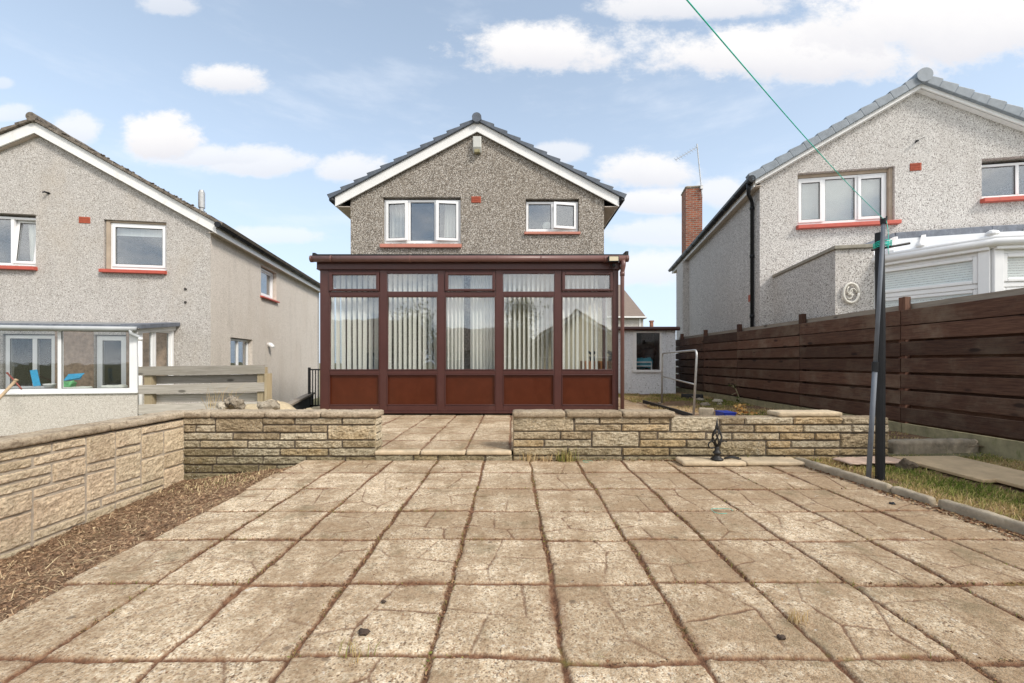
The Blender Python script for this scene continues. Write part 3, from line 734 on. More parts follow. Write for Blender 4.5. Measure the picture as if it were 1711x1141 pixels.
paving('patio_behind_camera', colsN, colsN, list(np.arange(-3.2, .95, .457)), -3, 4, xsB, ysB, 0.0, seed=15, crack=False)
def lightdark(Xg, Yg): return np.clip(.25 + snoise(Xg, Yg, 410, 3, .8) * .6, 0, 1)
cU = [-3.2, -2.75, -2.29, -1.83, -1.375, -.935, -.483, -.03, .42, .88, 1.33, 1.79, 2.25, 2.7]
xsU = np.arange(-3.25, 2.62, .011); ysU = np.arange(4.145, 6.93, .011)
rU = [4.665 + .457 * i for i in range(6)]
paving('upper_patio', cU, cU, rU, 4, 7, xsU, ysU, .092, jw=.007, seed=21, tonef=lightdark, crack=False)
xsV = np.arange(1.78, 3.3, .02); ysV = np.arange(6.93, 12.0, .02)
paving('side_path', [2.1, 2.7], [2.1, 2.7], list(np.arange(7.0, 12, .457)), 4, 7, xsV, ysV, .09, jw=.008, seed=25, tonef=lambda a, b: a * 0, crack=False)
# under the joints
m = MB(); m.box(-1.87, 2.9, .9, 4.13, -.05, -.022); m.build('patio_bed', 'soil', kind='structure')

# soil bed on the left, sloping from the patio edge down to the wall
def heightfield(name, x0, x1, y0, y1, st, zf, mat, kind='structure'):
    xs = np.arange(x0, x1 + st * .5, st); ys = np.arange(y0, y1 + st * .5, st); Xg, Yg = np.meshgrid(xs, ys); Zg = zf(Xg, Yg)
    nx, ny = len(xs), len(ys); idx = (np.arange(ny - 1)[:, None] * nx + np.arange(nx - 1)[None]).ravel()
    F = np.stack([idx, idx + 1, idx + nx + 1, idx + nx], 1)
    return set_props(np_mesh(name, np.stack([Xg, Yg, Zg], 2).reshape(-1, 3), F, mat, smooth=True), kind=kind)
def bedz(x, y):
    t = np.clip((x + 3.32) / 1.30, 0, 1)
    return -.285 + .255 * t ** 1.15 + .09 * np.clip((y - 2.6) / 1.55, 0, 1) * (1 - t) + snoise(x, y, 500, 5, 2.6) * .05 + snoise(x, y, 520, 3, 16) * .022 - .008
heightfield('soil_bed', -3.34, -1.88, -.5, 4.17, .022, bedz, 'soil')
def rbz(x, y):
    return -.012 + snoise(x, y, 600, 5, 2.0) * .04 + .015 * np.clip(x - 3.6, 0, 1)
heightfield('right_bed', 2.84, 4.95, .2, 4.32, .03, rbz, 'soil')
def ubz(x, y):
    return .088 + snoise(x, y, 640, 5, 2.0) * .05
heightfield('upper_bed', 2.6, 4.93, 4.30, 12.4, .05, ubz, 'soil')

# ================================================================== garden walls
SX, SY = 300, 670; k6 = 5.03
Lb = [(30, 300, 140, 200), (305, 700, 140, 262), (700, 965, 140, 198), (970, 1365, 140, 198), (1370, 1652, 140, 198),
      (30, 135, 202, 262), (140, 300, 202, 262), (705, 1100, 202, 264), (1104, 1240, 202, 264), (1246, 1652, 202, 326),
      (30, 445, 267, 328), (450, 842, 267, 328), (846, 1240, 267, 328),
      (30, 172, 332, 395), (176, 570, 332, 395), (575, 965, 332, 396), (970, 1365, 332, 396), (1369, 1652, 330, 393),
      (32, 447, 399, 462), (451, 842, 399, 462), (846, 1248, 399, 462), (1252, 1652, 397, 462),
      (32, 308, 467, 531), (312, 700, 467, 531), (704, 1060, 467, 531), (1064, 1390, 467, 531), (1394, 1652, 467, 531),
      (32, 272, 536, 601), (276, 660, 536, 601), (664, 815, 536, 601), (820, 1230, 536, 601), (1234, 1652, 536, 601),
      (32, 415, 606, 668), (419, 830, 606, 668), (834, 1240, 606, 668), (32, 600, 673, 735), (604, 1000, 673, 735)]
DW = 4.136
def wall_stone(mbx, px0, px1, py0, py1, sd, zmin=-.36):
    z0, z1 = Z(py1, DW), Z(py0, DW)
    mbx.face_block((0, DW, 0), (1, 0, 0), (0, -1, 0), X(px0, DW) + .0015, X(px1, DW) - .0015, max(z0, zmin) + .001, z1 - .001, tone=random.random(), seed=sd * 1.37, depth=.008 + random.random() * .010, amp=.006 + .004 * random.random())
def coping(root, pxs, z0, z1, y0, y1, mat='coping'):
    for a, b in zip(pxs[:-1], pxs[1:]):
        m = MB(); m.rbox(X(a, DW) + .004, X(b, DW) - .004, y0, y1, z0, z1, step=.022, amp=.004, rnd=.009, tone=random.random(), freq=16)
        m.build('coping_stone', mat, root, world=True, smooth=True)
wl = thing('garden_wall', 'tall coped sandstone wall with darker mossy lower courses, left of the step up to the conservatory', 'garden wall', (-2.33, DW, -.3))
m = MB()
for i, b in enumerate(Lb): wall_stone(m, SX + b[0] / k6, SX + b[1] / k6, SY + b[2] / k6, SY + b[3] / k6, i + 1)
for j in range(8):                                                    # blocks of the end face by the step
    zt = Z(SY + (140 + 65.5 * j) / k6, DW)
    if zt - .085 > -.05: m.face_block((X(628.5, DW), DW, 0), (0, 1, 0), (1, 0, 0), .0, .17, zt - .078, zt - .004, tone=random.random(), seed=j + 40.5, depth=.01)
m.build('stonework', 'stone_front', wl, world=True)
m = MB(); m.box(-3.33, X(628, DW) - .002, DW + .004, DW + .17, -.4, .43); m.build('mortar_core', 'mortar', wl, world=True)
coping(wl, [304.5, 354, 444.5, 536.5, 633.5], .423, .485, DW - .035, DW + .19)

Rb = []
Rb += [(857, 958.5, 695, 720.4)] + [(a, b, 697, 708.3) for a, b in ((960, 1001), (1002, 1084.8), (1085.6, 1119.5))] + [(a, b, 708.8, 720.4) for a, b in ((960, 1038.2), (1039.2, 1118.8))]
Rb += [(857, 936, 720.9, 734), (937, 988, 720.9, 734), (989, 1067.5, 720.9, 746.5), (1068.5, 1098, 720.9, 734), (1099, 1179, 722, 734), (857, 908.6, 734.6, 746.8), (909.6, 988, 734.6, 746.8), (1068.5, 1146, 734.6, 747), (1147, 1200.5, 735.2, 748)]
Rb += [(857, 948, 747.6, 761), (949, 1038.7, 747.6, 761), (1039.7, 1118, 747.8, 761), (1119, 1200.5, 748.6, 761)]
Rb += [(1120.3, 1202, 696.5, 721.5), (1203.5, 1244, 697, 709), (1245, 1325, 697, 709), (1326, 1406.4, 697, 709), (1407.4, 1484, 697, 709)]
Rb += [(1203.5, 1259.5, 710, 722.3), (1260.6, 1341, 710, 722.3), (1342, 1422.5, 710, 722.3), (1423.5, 1484, 710, 722.3)]
Rb += [(1180, 1222.5, 723.2, 735), (1223.5, 1302, 723.2, 735), (1303, 1360.7, 723.2, 735), (1361.7, 1403, 723.2, 735), (1404, 1484, 724, 748)]
Rb += [(1202, 1279.5, 736.5, 761), (1280.5, 1321, 736.6, 748.4), (1322, 1403, 736.6, 748.4), (1280.5, 1360.7, 749.6, 761), (1361.7, 1484, 749.6, 761)]
Rb += [(a, b, 762, 772) for a, b in ((857, 930), (931, 1040), (1041, 1130), (1131, 1220), (1221, 1310), (1311, 1400), (1401, 1484))]
wr = thing('garden_wall', 'long low sandstone wall right of the step, coped on its left third only', 'garden wall', (1.9, DW, 0))
m = MB()
for i, b in enumerate(Rb): wall_stone(m, *b, i + 60, zmin=-.02)
for j in range(6):
    zt = .422 - .079 * j; m.face_block((X(1484.5, DW), DW, 0), (0, 1, 0), (1, 0, 0), .0, .17, zt - .075, zt, tone=random.random(), seed=j + 140.5, depth=.01)
m.build('stonework', 'stone_front', wr, world=True)
m = MB(); m.box(X(858, DW), X(1484, DW), DW + .004, DW + .17, -.05, .4)
m.build('mortar_core', 'mortar', wr, world=True)
m = MB(); m.rbox(X(1119.5, DW), X(1484, DW), DW - .004, DW + .175, .395, .424, step=.02, amp=.005, rnd=.006, freq=18, tone=.3)
m.build('mortar_capping', 'coping', wr, world=True, smooth=True)
coping(wr, [855.6, 945, 1039, 1128], .423, .485, DW - .035, DW + .19)

# left boundary wall, running back beside the soil bed
XL = -3.29
ww = thing('boundary_wall', 'cream coursed rubble wall with concrete coping running along the brown soil bed', 'garden wall', (XL, 2.2, -.32))
m = MB()
gu, gz = .118, .0735; NU, NZ = 46, 11; occ = [[False] * NU for _ in range(NZ)]
random.seed(21)
for r in range(NZ):
    c = 0
    while c < NU:
        if occ[r][c]: c += 1; continue
        hmax = random.choice([1, 1, 1, 2, 3, 3]) if r < NZ - 2 else random.choice([1, 2]); w = random.choice([2, 2, 3, 3]) if hmax > 1 else random.choice([2, 3, 3, 4])
        hmax = min(hmax, NZ - r)
        ok = 0
        while ok < w and c + ok < NU and not occ[r][c + ok]: ok += 1
        w = ok
        while any(occ[r + h][c + q] for h in range(hmax) for q in range(w)): hmax -= 1
        for h in range(hmax):
            for q in range(w): occ[r + h][c + q] = True
        u0 = c * gu; u1 = (c + w) * gu; z1 = .405 - r * gz; z0 = .405 - (r + hmax) * gz
        yy = DW - .01 - u1
        m.face_block((XL, yy, 0), (0, 1, 0), (1, 0, 0), .0035, (u1 - u0) - .0035, z0 + .0035, z1 - .0035, step=.0125, depth=.007 + random.random() * .009, amp=.0055, tone=random.random(), seed=r * 50 + c + .33)
        c += w
m.build('stonework', 'stone_left', ww, world=True)
m = MB(); m.box(XL - .2, XL - .002, -1.2, DW + .17, -.62, .405); m.build('mortar_core', 'mortar_left', ww, world=True)
random.seed(5)
yb = [-1.2, -.3, .62, 1.55, 2.45, 3.36, 4.24]
for a, b in zip(yb[:-1], yb[1:]):
    m = MB(); m.rbox(XL - .22, XL + .028, a + .001, b - .001, .408, .472, step=.03, amp=.004, rnd=.009, tone=random.random(), freq=14,
                     xf=lambda w: Vector((w.x, w.y, w.z + (w.y - 2.6) * .009)))
    m.build('coping_stone', 'coping', ww, world=True, smooth=True)

# the step between the walls
st = thing('garden_step', 'low stone step in the gap between the two sandstone walls', 'step', (X(742, 4.1), 4.15, 0))
for a, b in ((626, 701.5), (702, 778), (778.5, 855)):
    m = MB(); m.rbox(X(a, 4.12) + .002, X(b, 4.12) - .002, 4.105, 4.2, .050, .0935, step=.02, amp=.003, rnd=.006, tone=random.random(), freq=14); m.build('tread', 'looseslab', st, world=True, smooth=True)
m = MB()
for i, (a, b) in enumerate(((626, 690), (691, 731), (732, 810), (811, 856))):
    m.face_block((0, 4.13, 0), (1, 0, 0), (0, -1, 0), X(a, 4.13), X(b, 4.13), -.02, .05, tone=random.random(), seed=i + 230.5, depth=.01)
m.build('riser', 'stone_front', st, world=True, smooth=True)
m = MB(); m.box(X(626, 4.13), X(856, 4.13), 4.134, 4.2, -.03, .049); m.build('mortar_core', 'mortar', st, world=True)

# ================================================================== kerbs, loose slabs
kpts = [(2.76, 4.00, 3.09), (2.83, 3.082, 2.822), (2.885, 2.79, 1.86), (2.90, 1.85, .95)]
klab = ['old concrete kerb edging beside the low wall, nearest the black pole', 'short sunken kerb piece, the middle one of the edging', 'thick mossy kerb piece at the right edge of the patio']
for i, (x, ya, yb_) in enumerate(kpts):
    dx0 = {0: .075, 1: .03, 2: .035, 3: .0}[i]
    m = MB(); zt = [.062, .056, .066, .066][i]
    m.rbox(-.034, .034, -(ya - yb_) / 2, (ya - yb_) / 2, -.08, zt, step=.018, amp=.005, rnd=.009, freq=14, tone=.3 + i * .2)
    o = m.build('kerbstone', 'kerb', None, smooth=True); o.location = (x + .03, (ya + yb_) / 2, 0); o.rotation_euler = (R_([0, 1.2, -1.0, 0][i]), 0, math.atan2(dx0, ya - yb_))
    set_props(o, klab[min(i, 2)] if i < 3 else 'mossy kerb piece out of the frame on the right', 'kerbstone', 'kerbstones along the right of the patio')
def slab_thing(name, label, cat, box, rz=0, mat='looseslab', group=None, rx=0, amp=.004, rnd=.008):
    x0, x1, y0, y1, z0, z1 = box
    m = MB(); m.rbox(-(x1 - x0) / 2, (x1 - x0) / 2, -(y1 - y0) / 2, (y1 - y0) / 2, 0, z1 - z0, step=.02, amp=amp, rnd=rnd, tone=random.random(), freq=14)
    o = m.build(name, mat, None, smooth=True); o.location = ((x0 + x1) / 2, (y0 + y1) / 2, z0); o.rotation_euler = (rx, 0, rz)
    return set_props(o, label, cat, group)
slab_thing('coping_slab', 'loose pale slab on the patio under the black iron finial', 'stone slab', (X(1142, 3.86), X(1247.5, 3.86), 3.85, 4.07, .002, .047), R_(-1.2), group='loose slabs lying at the wall foot')
slab_thing('coping_slab', 'loose pale slab on the patio, right of the one carrying the finial', 'stone slab', (X(1249, 3.86), X(1348, 3.86), 3.865, 4.085, .002, .043), R_(-1.0), group='loose slabs lying at the wall foot')
slab_thing('coping_slab', 'loose pinkish coping slab lying on top of the uncoped wall', 'stone slab', (X(1297, 4.17), X(1404, 4.17), 4.13, 4.34, .427, .478), R_(1.2))
kb = slab_thing('kerbstone', 'big weathered kerb lying behind the black pole at the end of the low wall', 'kerbstone', (X(1488, 4.3), X(1640, 4.3), 4.28, 4.4, -.03, .165), R_(4), 'kerb', amp=.009, rnd=.02)
m = MB(); m.prism([(-.30, -.38), (.30, -.40), (.34, .36), (-.27, .40)], 0, .03, 'z')
fl = m.build('flagstone', 'slabbrown', bevel=.008); fl.location = (4.02, 3.68, .022); fl.rotation_euler = (.01, -.015, .05); set_props(fl, 'brown stepping slab in the grass, the farther of the two', 'flagstone', 'stepping slabs in the right bed')
f2 = fl.copy(); COL.objects.link(f2); f2.location = (4.10, 2.90, .020); f2.rotation_euler = (.0, .01, -.03); f2['label'] = 'brown stepping slab in the grass, the nearer one at the right edge'
ps = slab_thing('broken_slab', 'thin pinkish broken slab lying in the grass behind the pole foot', 'stone slab', (X(1405, 3.9), X(1512, 3.9), 3.82, 4.04, .03, .055), R_(6), 'pinkslab', amp=.012)
m = MB(); m.rbox(-.055, .055, -.05, .05, -.02, .085, step=.02, amp=.02, rnd=.01, freq=20)
o = m.build('timber_stump', 'bark', smooth=False); o.location = (X(1512, 3.75), 3.75, .01); o.rotation_euler = (.3, .4, .3); set_props(o, 'reddish rotten timber stump at the corner of the broken slab', 'stump')

# ================================================================== timber fence on the right
XF = 4.91
fn = thing('timber_fence', 'dark brown stained horizontal board fence with posts along the right side', 'fence', (XF, 6, 0))
py_ = [1.35, 3.3, 5.24, 7.09, 9.06, 10.65, 12.14]
ends = [(-.6, 1.33)] + list(zip([1.35] + py_[1:], [y - .012 for y in py_[1:]] )) + [(12.14, 12.5)]
for y0, y1 in ends:
    m = MB()
    for k in range(7):
        z1 = 1.633 - k * .2045; z0 = z1 - (.172 if k else .19)
        jz = random.uniform(-.006, .006); dz = random.uniform(-.004, .004)
        m.add([(XF, y0, z0 + jz), (XF, y1, z0 + jz + dz), (XF + .022, y1, z0 + jz + dz), (XF + .022, y0, z0 + jz), (XF, y0, z1 + jz), (XF, y1, z1 + jz + dz), (XF + .022, y1, z1 + jz + dz), (XF + .022, y0, z1 + jz)],
              [(0, 1, 2, 3), (7, 6, 5, 4), (0, 4, 5, 1), (1, 5, 6, 2), (2, 6, 7, 3), (3, 7, 4, 0)], random.random())
    m.build('board_panel', 'fence', fn, world=True, bevel=.005)
    m = MB()
    for k in range(7):
        z1 = 1.633 - k * .2045 - .14
        m.box(XF + .10, XF + .12, y0, y1, z1 - .135, z1 + .0, random.random())
    m.build('back_board_panel', 'fence', fn, world=True)
    m = MB(); m.box(XF + .008, XF + .05, y0, y1, -.12, .205); m.build('gravel_board', 'greenconcrete', fn, world=True, bevel=.005)
for y in py_:
    m = MB(); m.box(XF + .024, XF + .098, y - .045, y + .045, -.1, 1.80, random.random()); m.build('post', 'fencepost', fn, world=True, bevel=.004)
m = MB(); m.box(XF + .125, XF + .15, -.6, 12.5, 1.50, 1.712); m.build('grey_back_rail', 'greycap', fn, world=True)

# ================================================================== old plank screen and things behind the left wall
pl = thing('plank_screen', 'silvered wooden plank screen standing behind the left sandstone wall', 'fence', (X(337, 6.2), 6.2, .1))
Dp = 6.2
def plank(px0, py0, px1, py1, hh, D, t=.5, th=.022):
    x0, x1, z0, z1 = X(px0, D), X(px1, D), Z(py0, D), Z(py1, D)
    m = MB(); m.add([(x0, D, z0 - hh), (x1, D, z1 - hh), (x1, D + th, z1 - hh), (x0, D + th, z0 - hh), (x0, D, z0), (x1, D, z1), (x1, D + th, z1), (x0, D + th, z0)],
                    [(3, 2, 1, 0), (4, 5, 6, 7), (0, 1, 5, 4), (1, 2, 6, 5), (2, 3, 7, 6), (3, 0, 4, 7)], t)
    return m
for i, (a, b, c, d, h) in enumerate([(231, 612.5, 441.5, 609.5, .135), (231, 643.5, 441.5, 639, .135), (231, 676, 441.5, 671, .14)]):
    plank(a, b, c, d, h, Dp, .2 + .3 * i).build('plank', 'oldwood', pl, world=True, bevel=.003)
for i, (b, d) in enumerate([(628, 625), (659, 656)]):
    plank(253, b, 430, d, .125, Dp + .10, .1 + .5 * i).build('back_plank', 'oldwood', pl, world=True)
for a, b in ((238.5, 252), (428, 441)):
    m = MB(); m.box(X(a, Dp), X(b, Dp), Dp + .023, Dp + .10, -.1, .90, .4); m.build('post', 'oldpost', pl, world=True, bevel=.003)
m = MB(); m.box(X(441.8, Dp), X(446, Dp), Dp + .0, Dp + .13, -.1, Z(624, Dp), .6); m.build('post', 'oldpost', pl, world=True)

# raised soil, sand and rubble behind the left wall
def backz(x, y):
    return .14 + .25 * np.exp(-((x + 3.25) / .6) ** 2 - ((y - 5.1) / .42) ** 2) + .19 * np.exp(-((x + 2.86) / .36) ** 2 - ((y - 4.95) / .40) ** 2) + snoise(x, y, 700, 6, 4) * .13 + np.abs(snoise(x, y, 720, 3, 11)) * .12
heightfield('sand_heap_ground', -3.5, -2.32, 4.29, 8.3, .04, backz, 'sand')
for i, (px, py, D, s, lab) in enumerate([(392, 674, 4.75, .075, 'round tan rubble lump on the sand behind the left wall'), (441, 678, 4.7, .05, 'small pale stone right of the tan rubble lump'),
                                         (455, 677, 4.8, .055, 'pale knobbly stone at the right end of the sand heap'), (372, 679, 4.7, .05, 'flat pale stone left of the tan rubble lump')]):
    m = MB(); m.rbox(-s * 1.25, s * 1.25, -s, s, -s * .7, s * .7, step=.014, amp=s * .35, rnd=s * .35, freq=22 / (s * 12), tone=random.random())
    o = m.build('rubble_stone', 'rubble', smooth=True); o.location = P(px, py, D); o.rotation_euler = (random.random(), 0, random.random() * 3)
    set_props(o, lab, 'stone', 'rubble behind the left wall')
m = MB()
a = (-3.4, 6.0); b = (-4.42, 9.1)
for q0, q1 in ((0, .5), (.51, 1)):
    pa = Vector((a[0] + (b[0] - a[0]) * q0, a[1] + (b[1] - a[1]) * q0, 0)); pb = Vector((a[0] + (b[0] - a[0]) * q1, a[1] + (b[1] - a[1]) * q1, 0))
lw = thing('low_timber_edging', 'low black timber edging with grey top boards, left of the conservatory', 'edging', (-3.9, 7.5, 0))
ang = math.atan2(b[1] - a[1], b[0] - a[0]); nx_, ny_ = -math.sin(ang) * .04, math.cos(ang) * .04
m = MB(); m.bar((a[0], a[1], .08), (b[0], b[1], .08), .05, .36); m.build('side_board', 'darktimber', lw, world=True)
m = MB(); m.bar((a[0], a[1], .29), (b[0], b[1], .29), .12, .035); m.build('top_board', 'greycap', lw, world=True)
gt = thing('iron_gate', 'black iron bar gate in the gap left of the conservatory', 'gate', (-4.05, 8.6, 0))
m = MB(); m.box(-4.26, -4.22, 8.58, 8.62, -.1, .86); m.box(-3.66, -3.62, 8.58, 8.62, -.1, .86); m.box(-4.22, -3.66, 8.59, 8.61, .80, .83); m.box(-4.22, -3.66, 8.59, 8.61, .05, .08); m.build('gate_frame', 'blackiron', gt, world=True)
for i in range(9):
    m = MB(); x = -4.17 + i * .058; m.box(x - .008, x + .008, 8.592, 8.608, .08, .80); m.build('bar', 'blackiron' if i % 3 else 'black', gt, world=True)
# ================================================================== middle house
FM = Frame(-.758, 8.8, 0); T_ = math.tan
mh = thing('house', 'middle house with dark speckled pebbledash gable rising behind the brown conservatory', 'house', (-.758, 8.8, 0), 0, 'detached gabled houses')
AZ, SL = 6.051, .529
holes = [(-2.015, -.355, 3.50, 4.49), (1.03, 2.165, 3.755, 4.455)]
m = MB(); holed_wall(m, [(-2.70, -.1), (2.70, -.1), (2.70, AZ - SL * 2.70 - .02), (0, AZ - .02), (-2.70, AZ - SL * 2.70 - .02)], holes, 0, .26)
m.box(-2.70, -2.44, .26, 8.2, -.1, AZ - SL * 2.70 - .03); m.box(2.44, 2.70, .26, 8.2, -.1, AZ - SL * 2.70 - .03)
m.prism([(-2.70, -.1), (2.70, -.1), (2.70, AZ - SL * 2.70 - .02), (0, AZ - .02), (-2.70, AZ - SL * 2.70 - .02)], 8.2, 8.45)
m.build('wall', 'dash_main', mh)
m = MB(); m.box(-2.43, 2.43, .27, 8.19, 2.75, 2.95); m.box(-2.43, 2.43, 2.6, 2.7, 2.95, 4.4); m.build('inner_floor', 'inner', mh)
rf = MB(); roof_side(rf, 0, AZ, -3.07, AZ - SL * 3.07, -.13, 8.6, 11, .055); roof_side(rf, 0, AZ, 3.07, AZ - SL * 3.07, -.13, 8.6, 11, .055)
rfo = rf.build('roof', 'tile', mh, bevel=.005)
m = MB(); m.tube([(0, -.17, AZ + .045), (0, 8.62, AZ + .045)], .10, 14); m.build('ridge_tiles', 'tile', rfo, smooth=False)
m = MB(); 
m.tube([(1.97, 1.6, AZ - SL * 1.97), (1.97, 1.6, Z(283, 10.4))], .055, 12); m.tube([(1.97, 1.6, Z(283, 10.4)), (1.97, 1.6, Z(276, 10.4))], [.036, .036], 12); m.tube([(1.97, 1.6, Z(277, 10.4)), (1.97, 1.6, Z(275, 10.4))], .05, 12)
m.build('flue_pipe', 'box', rfo, smooth=False)
gable_trim(mh, 0, AZ - .0, -3.0, AZ - SL * 3.0, -.08, .21); gable_trim(mh, 0, AZ - .0, 3.0, AZ - SL * 3.0, -.08, .21)
for sx in (-1, 1):
    m = MB(); m.box(sx * 2.70, sx * 2.97, -.048, 8.4, AZ - SL * 3.0 - .205, AZ - SL * 3.0 - .19); m.build('soffit', 'soffit', mh)
    m = MB(); m.box(sx * 2.972, sx * 2.995, -.046, 8.5, AZ - SL * 3.0 - .20, AZ - SL * 3.0 - .02); m.build('fascia', 'whiteboard', mh)
    m = MB(); m.tube([(sx * 3.06, -.12, AZ - SL * 3.07 - .04), (sx * 3.06, 8.5, AZ - SL * 3.07 - .04)], .05, 12); m.build('gutter', 'black', mh, smooth=True)
window(mh, -2.005, -.365, 3.515, 4.455, .07, mull=(-1.47, -.90), fr=.052, opens={0: ('L', 7), 2: ('R', 8)}); sill(mh, -2.06, -.335, 3.485, .0, .07, .085, 'redpaint_pale')
window(mh, 1.04, 2.155, 3.77, 4.415, .07, mull=(1.60,), fr=.05, opens={1: ('R', 11)}); sill(mh, 1.0, 2.19, 3.745, .0, .06, .06, 'redpaint_pale')
air_vent(mh, -.127, .077, 4.365, 4.50, -.0)
m = MB(); m.prism([(0, 5.41), (0, 5.745), (-.10, 5.735), (-.115, 5.50), (-.06, 5.40)], -.085, .09, 'x'); bx = m.build('alarm_box', 'box', mh, bevel=.012)
m = MB(); m.box(-.055, .06, -.118, -.02, 5.385, 5.455); m.build('alarm_strobe', 'greenconcrete', bx, bevel=.01)
def curtain(name, root_loc, x0, x1, z0, z1, y, mat, label, waves=8, taper=0.0, group=None, amp=.03, rz=0, lean=0.0, cat='curtain'):
    """pleated cloth hanging from z1; taper gathers one side in as it falls"""
    n = waves * 8; nzz = 14; V = []; F = []
    for j in range(nzz + 1):
        t = j / nzz; z = z1 + (z0 - z1) * t
        for i in range(n + 1):
            s = i / n; a = x0 + (x1 - x0) * s; x = a + taper * t * s + lean * t
            yy = y + amp * math.sin(s * waves * 2 * math.pi + .3 * math.sin(t * 3 + s * 5)) * (.6 + .4 * t); V.append((x, yy, z))
    W = n + 1
    for j in range(nzz):
        for i in range(n): F.append((j * W + i, j * W + i + 1, (j + 1) * W + i + 1, (j + 1) * W + i))
    mm = MB(); mm.add(V, F); o = mm.build(name, mat, None, smooth=True)
    o.location = root_loc; o.rotation_euler = (0, 0, rz)
    return set_props(o, label, cat, group)
curtain('curtain', (-.758, 8.8, 0), -1.93, -1.60, 3.4, 4.5, .22, 'curtain', 'white net curtain behind the left pane of the middle house bedroom window', 4, .02)
curtain('curtain', (-.758, 8.8, 0), -.72, -.38, 3.4, 4.5, .22, 'curtain', 'white net curtain swept aside behind the right pane of the middle house bedroom window', 4, 0, lean=-.03)
m = MB(); m.lathe((0, 0, 0), [(.0, .0), (.05, .0), (.03, .03), (.085, .08), (.1, .14), (.07, .2), (.0, .22)], 16)
o = m.build('round_lamp', 'curtain', smooth=True); o.location = (-.758 + 1.50, 9.0, 3.80); set_props(o, 'round white lamp behind the small window of the middle house', 'lamp')
m = MB(); m.box(-.758 + 1.1, -.758 + 2.3, 9.065, 9.3, 3.6, 3.795); o = m.build('window_shelf', 'cream', mh, world=True)

# ================================================================== brown conservatory
cons = thing('conservatory', 'brown framed conservatory with red brown lower panels at the back of the middle house', 'conservatory', (-.68, 6.85, .1))
YC = 6.85; q = lambda y: Z(y, YC); e = lambda x: X(x, YC)
posts = [(534.5, 549.8), (634.3, 646.5), (731.2, 743.4), (828.0, 840.6), (926.2, 938.6), (1024.5, 1033.5)]
m = MB()
for i, (a, b) in enumerate(posts): m.box(e(a), e(b), YC, YC + .075, q(687), q(450.5), .5)
for i in range(5):
    a, b = e(posts[i][1]), e(posts[i + 1][0])
    for (ya, yb_, dpt) in ((450.5, 457 if i % 2 else 454.5, .004), (486.8, 494.8, .003), (618.3, 625.4, .003), (677.2, 687, .002)): m.box(a, b, YC + dpt, YC + .07, q(yb_), q(ya), .5)
m.build('frame', 'brownpvc', cons, world=True, bevel=.007)
m = MB(); m.box(e(534.5), e(1033.5), YC - .02, YC + .09, q(690.5), q(687.2)); m.build('base_rail', 'brownpvc', cons, world=True, bevel=.006)
m = MB(); m.box(e(540), e(1030), YC + .09, YC + .16, .05, q(686)); m.build('plinth', 'dark', cons, world=True)  # recessed base, coloured dark for the shade in the gap under the frame
for i in range(5):
    a, b = e(posts[i][1]), e(posts[i + 1][0])
    # glazing beads round the main pane and the lower panel
    m = MB(); w = .015
    for (zt, zb) in ((q(494.8), q(618.3)), (q(625.4), q(677.2))):
        if i in (0, 2, 4) or True:
            m.box(a, a + w, YC - .008, YC + .03, zb, zt); m.box(b - w, b, YC - .008, YC + .03, zb, zt); m.box(a + w, b - w, YC - .007, YC + .03, zb, zb + w); m.box(a + w, b - w, YC - .007, YC + .03, zt - w, zt)
    m.build('glazing_bead', 'brownpvc', cons, world=True, bevel=.008)
    m = MB(); m.box(a, b, YC + .03, YC + .045, q(677.2), q(625.4)); m.build('lower_panel', 'panel', cons, world=True)
    m = MB(); m.box(a, b, YC + .03, YC + .04, q(618.3), q(494.8)); m.build('pane', 'glass_cons', cons, world=True)
    t = 457 if i % 2 else 454.5
    if i % 2 == 0:
        m = MB(); w = .055; z1, z0 = q(454.5), q(486.8)
        m.box(a + .004, a + w, YC - .022, YC + .03, z0 + .004, z1 - .004); m.box(b - w, b - .004, YC - .022, YC + .03, z0 + .004, z1 - .004)
        m.box(a + w, b - w, YC - .021, YC + .03, z0 + .004, z0 + w * .75); m.box(a + w, b - w, YC - .021, YC + .03, z1 - w * .9, z1 - .004)
        fo = m.build('fanlight', 'brownpvc', cons, world=True, bevel=.008)
        m = MB(); m.box(a + w - .005, b - w + .005, YC + .008, YC + .018, z0 + w * .7, z1 - w * .85); m.build('pane', 'glass_cons', fo, world=True)
    else:
        m = MB(); m.box(a, b, YC + .02, YC + .03, q(486.8), q(t)); m.build('fanlight_pane', 'glass_cons', cons, world=True)
m = MB(); m.box(e(530.5), e(1036), YC - .03, YC + .10, q(450.8), q(438.5)); m.box(e(530.5), e(1036), YC - .038, YC - .031, q(450.8), q(448.8)); m.build('fascia', 'brownpvc', cons, world=True, bevel=.004)
m = MB(); m.tube([(X(519.5, 6.75), YC - .10, q(435)), (X(1046, 6.75), YC - .10, q(434.5))], .052, 16); go = m.build('gutter', 'browngut', cons, world=True, smooth=True)
for px in (558.5, 688, 800, 832, 903, 1008):
    m = MB(); m.tube([(e(px) - .012, YC - .10, q(435)), (e(px) + .012, YC - .10, q(435))], .0565, 16); m.build('gutter_bracket', 'browngut', go, world=True)
m = MB(); m.tube([(X(519, 6.75) - .0, YC - .10, q(435)), (X(519, 6.75) + .035, YC - .10, q(435))], .056, 16); m.tube([(e(1045) - .02, YC - .10, q(434.5)), (e(1045) + .02, YC - .10, q(434.5))], .056, 16); m.build('gutter_end', 'browngut', go, world=True)
xd = e(1038.5)
m = MB(); m.tube([(xd, YC - .10, q(437)), (xd, YC - .10, q(446)), (xd, YC - .055, q(455)), (xd, YC - .05, q(462)), (xd, YC - .05, .10)], [.045, .042, .034, .032, .032], 14); m.tube([(xd, YC - .05, q(462)), (xd, YC - .05, q(455))], .039, 14)
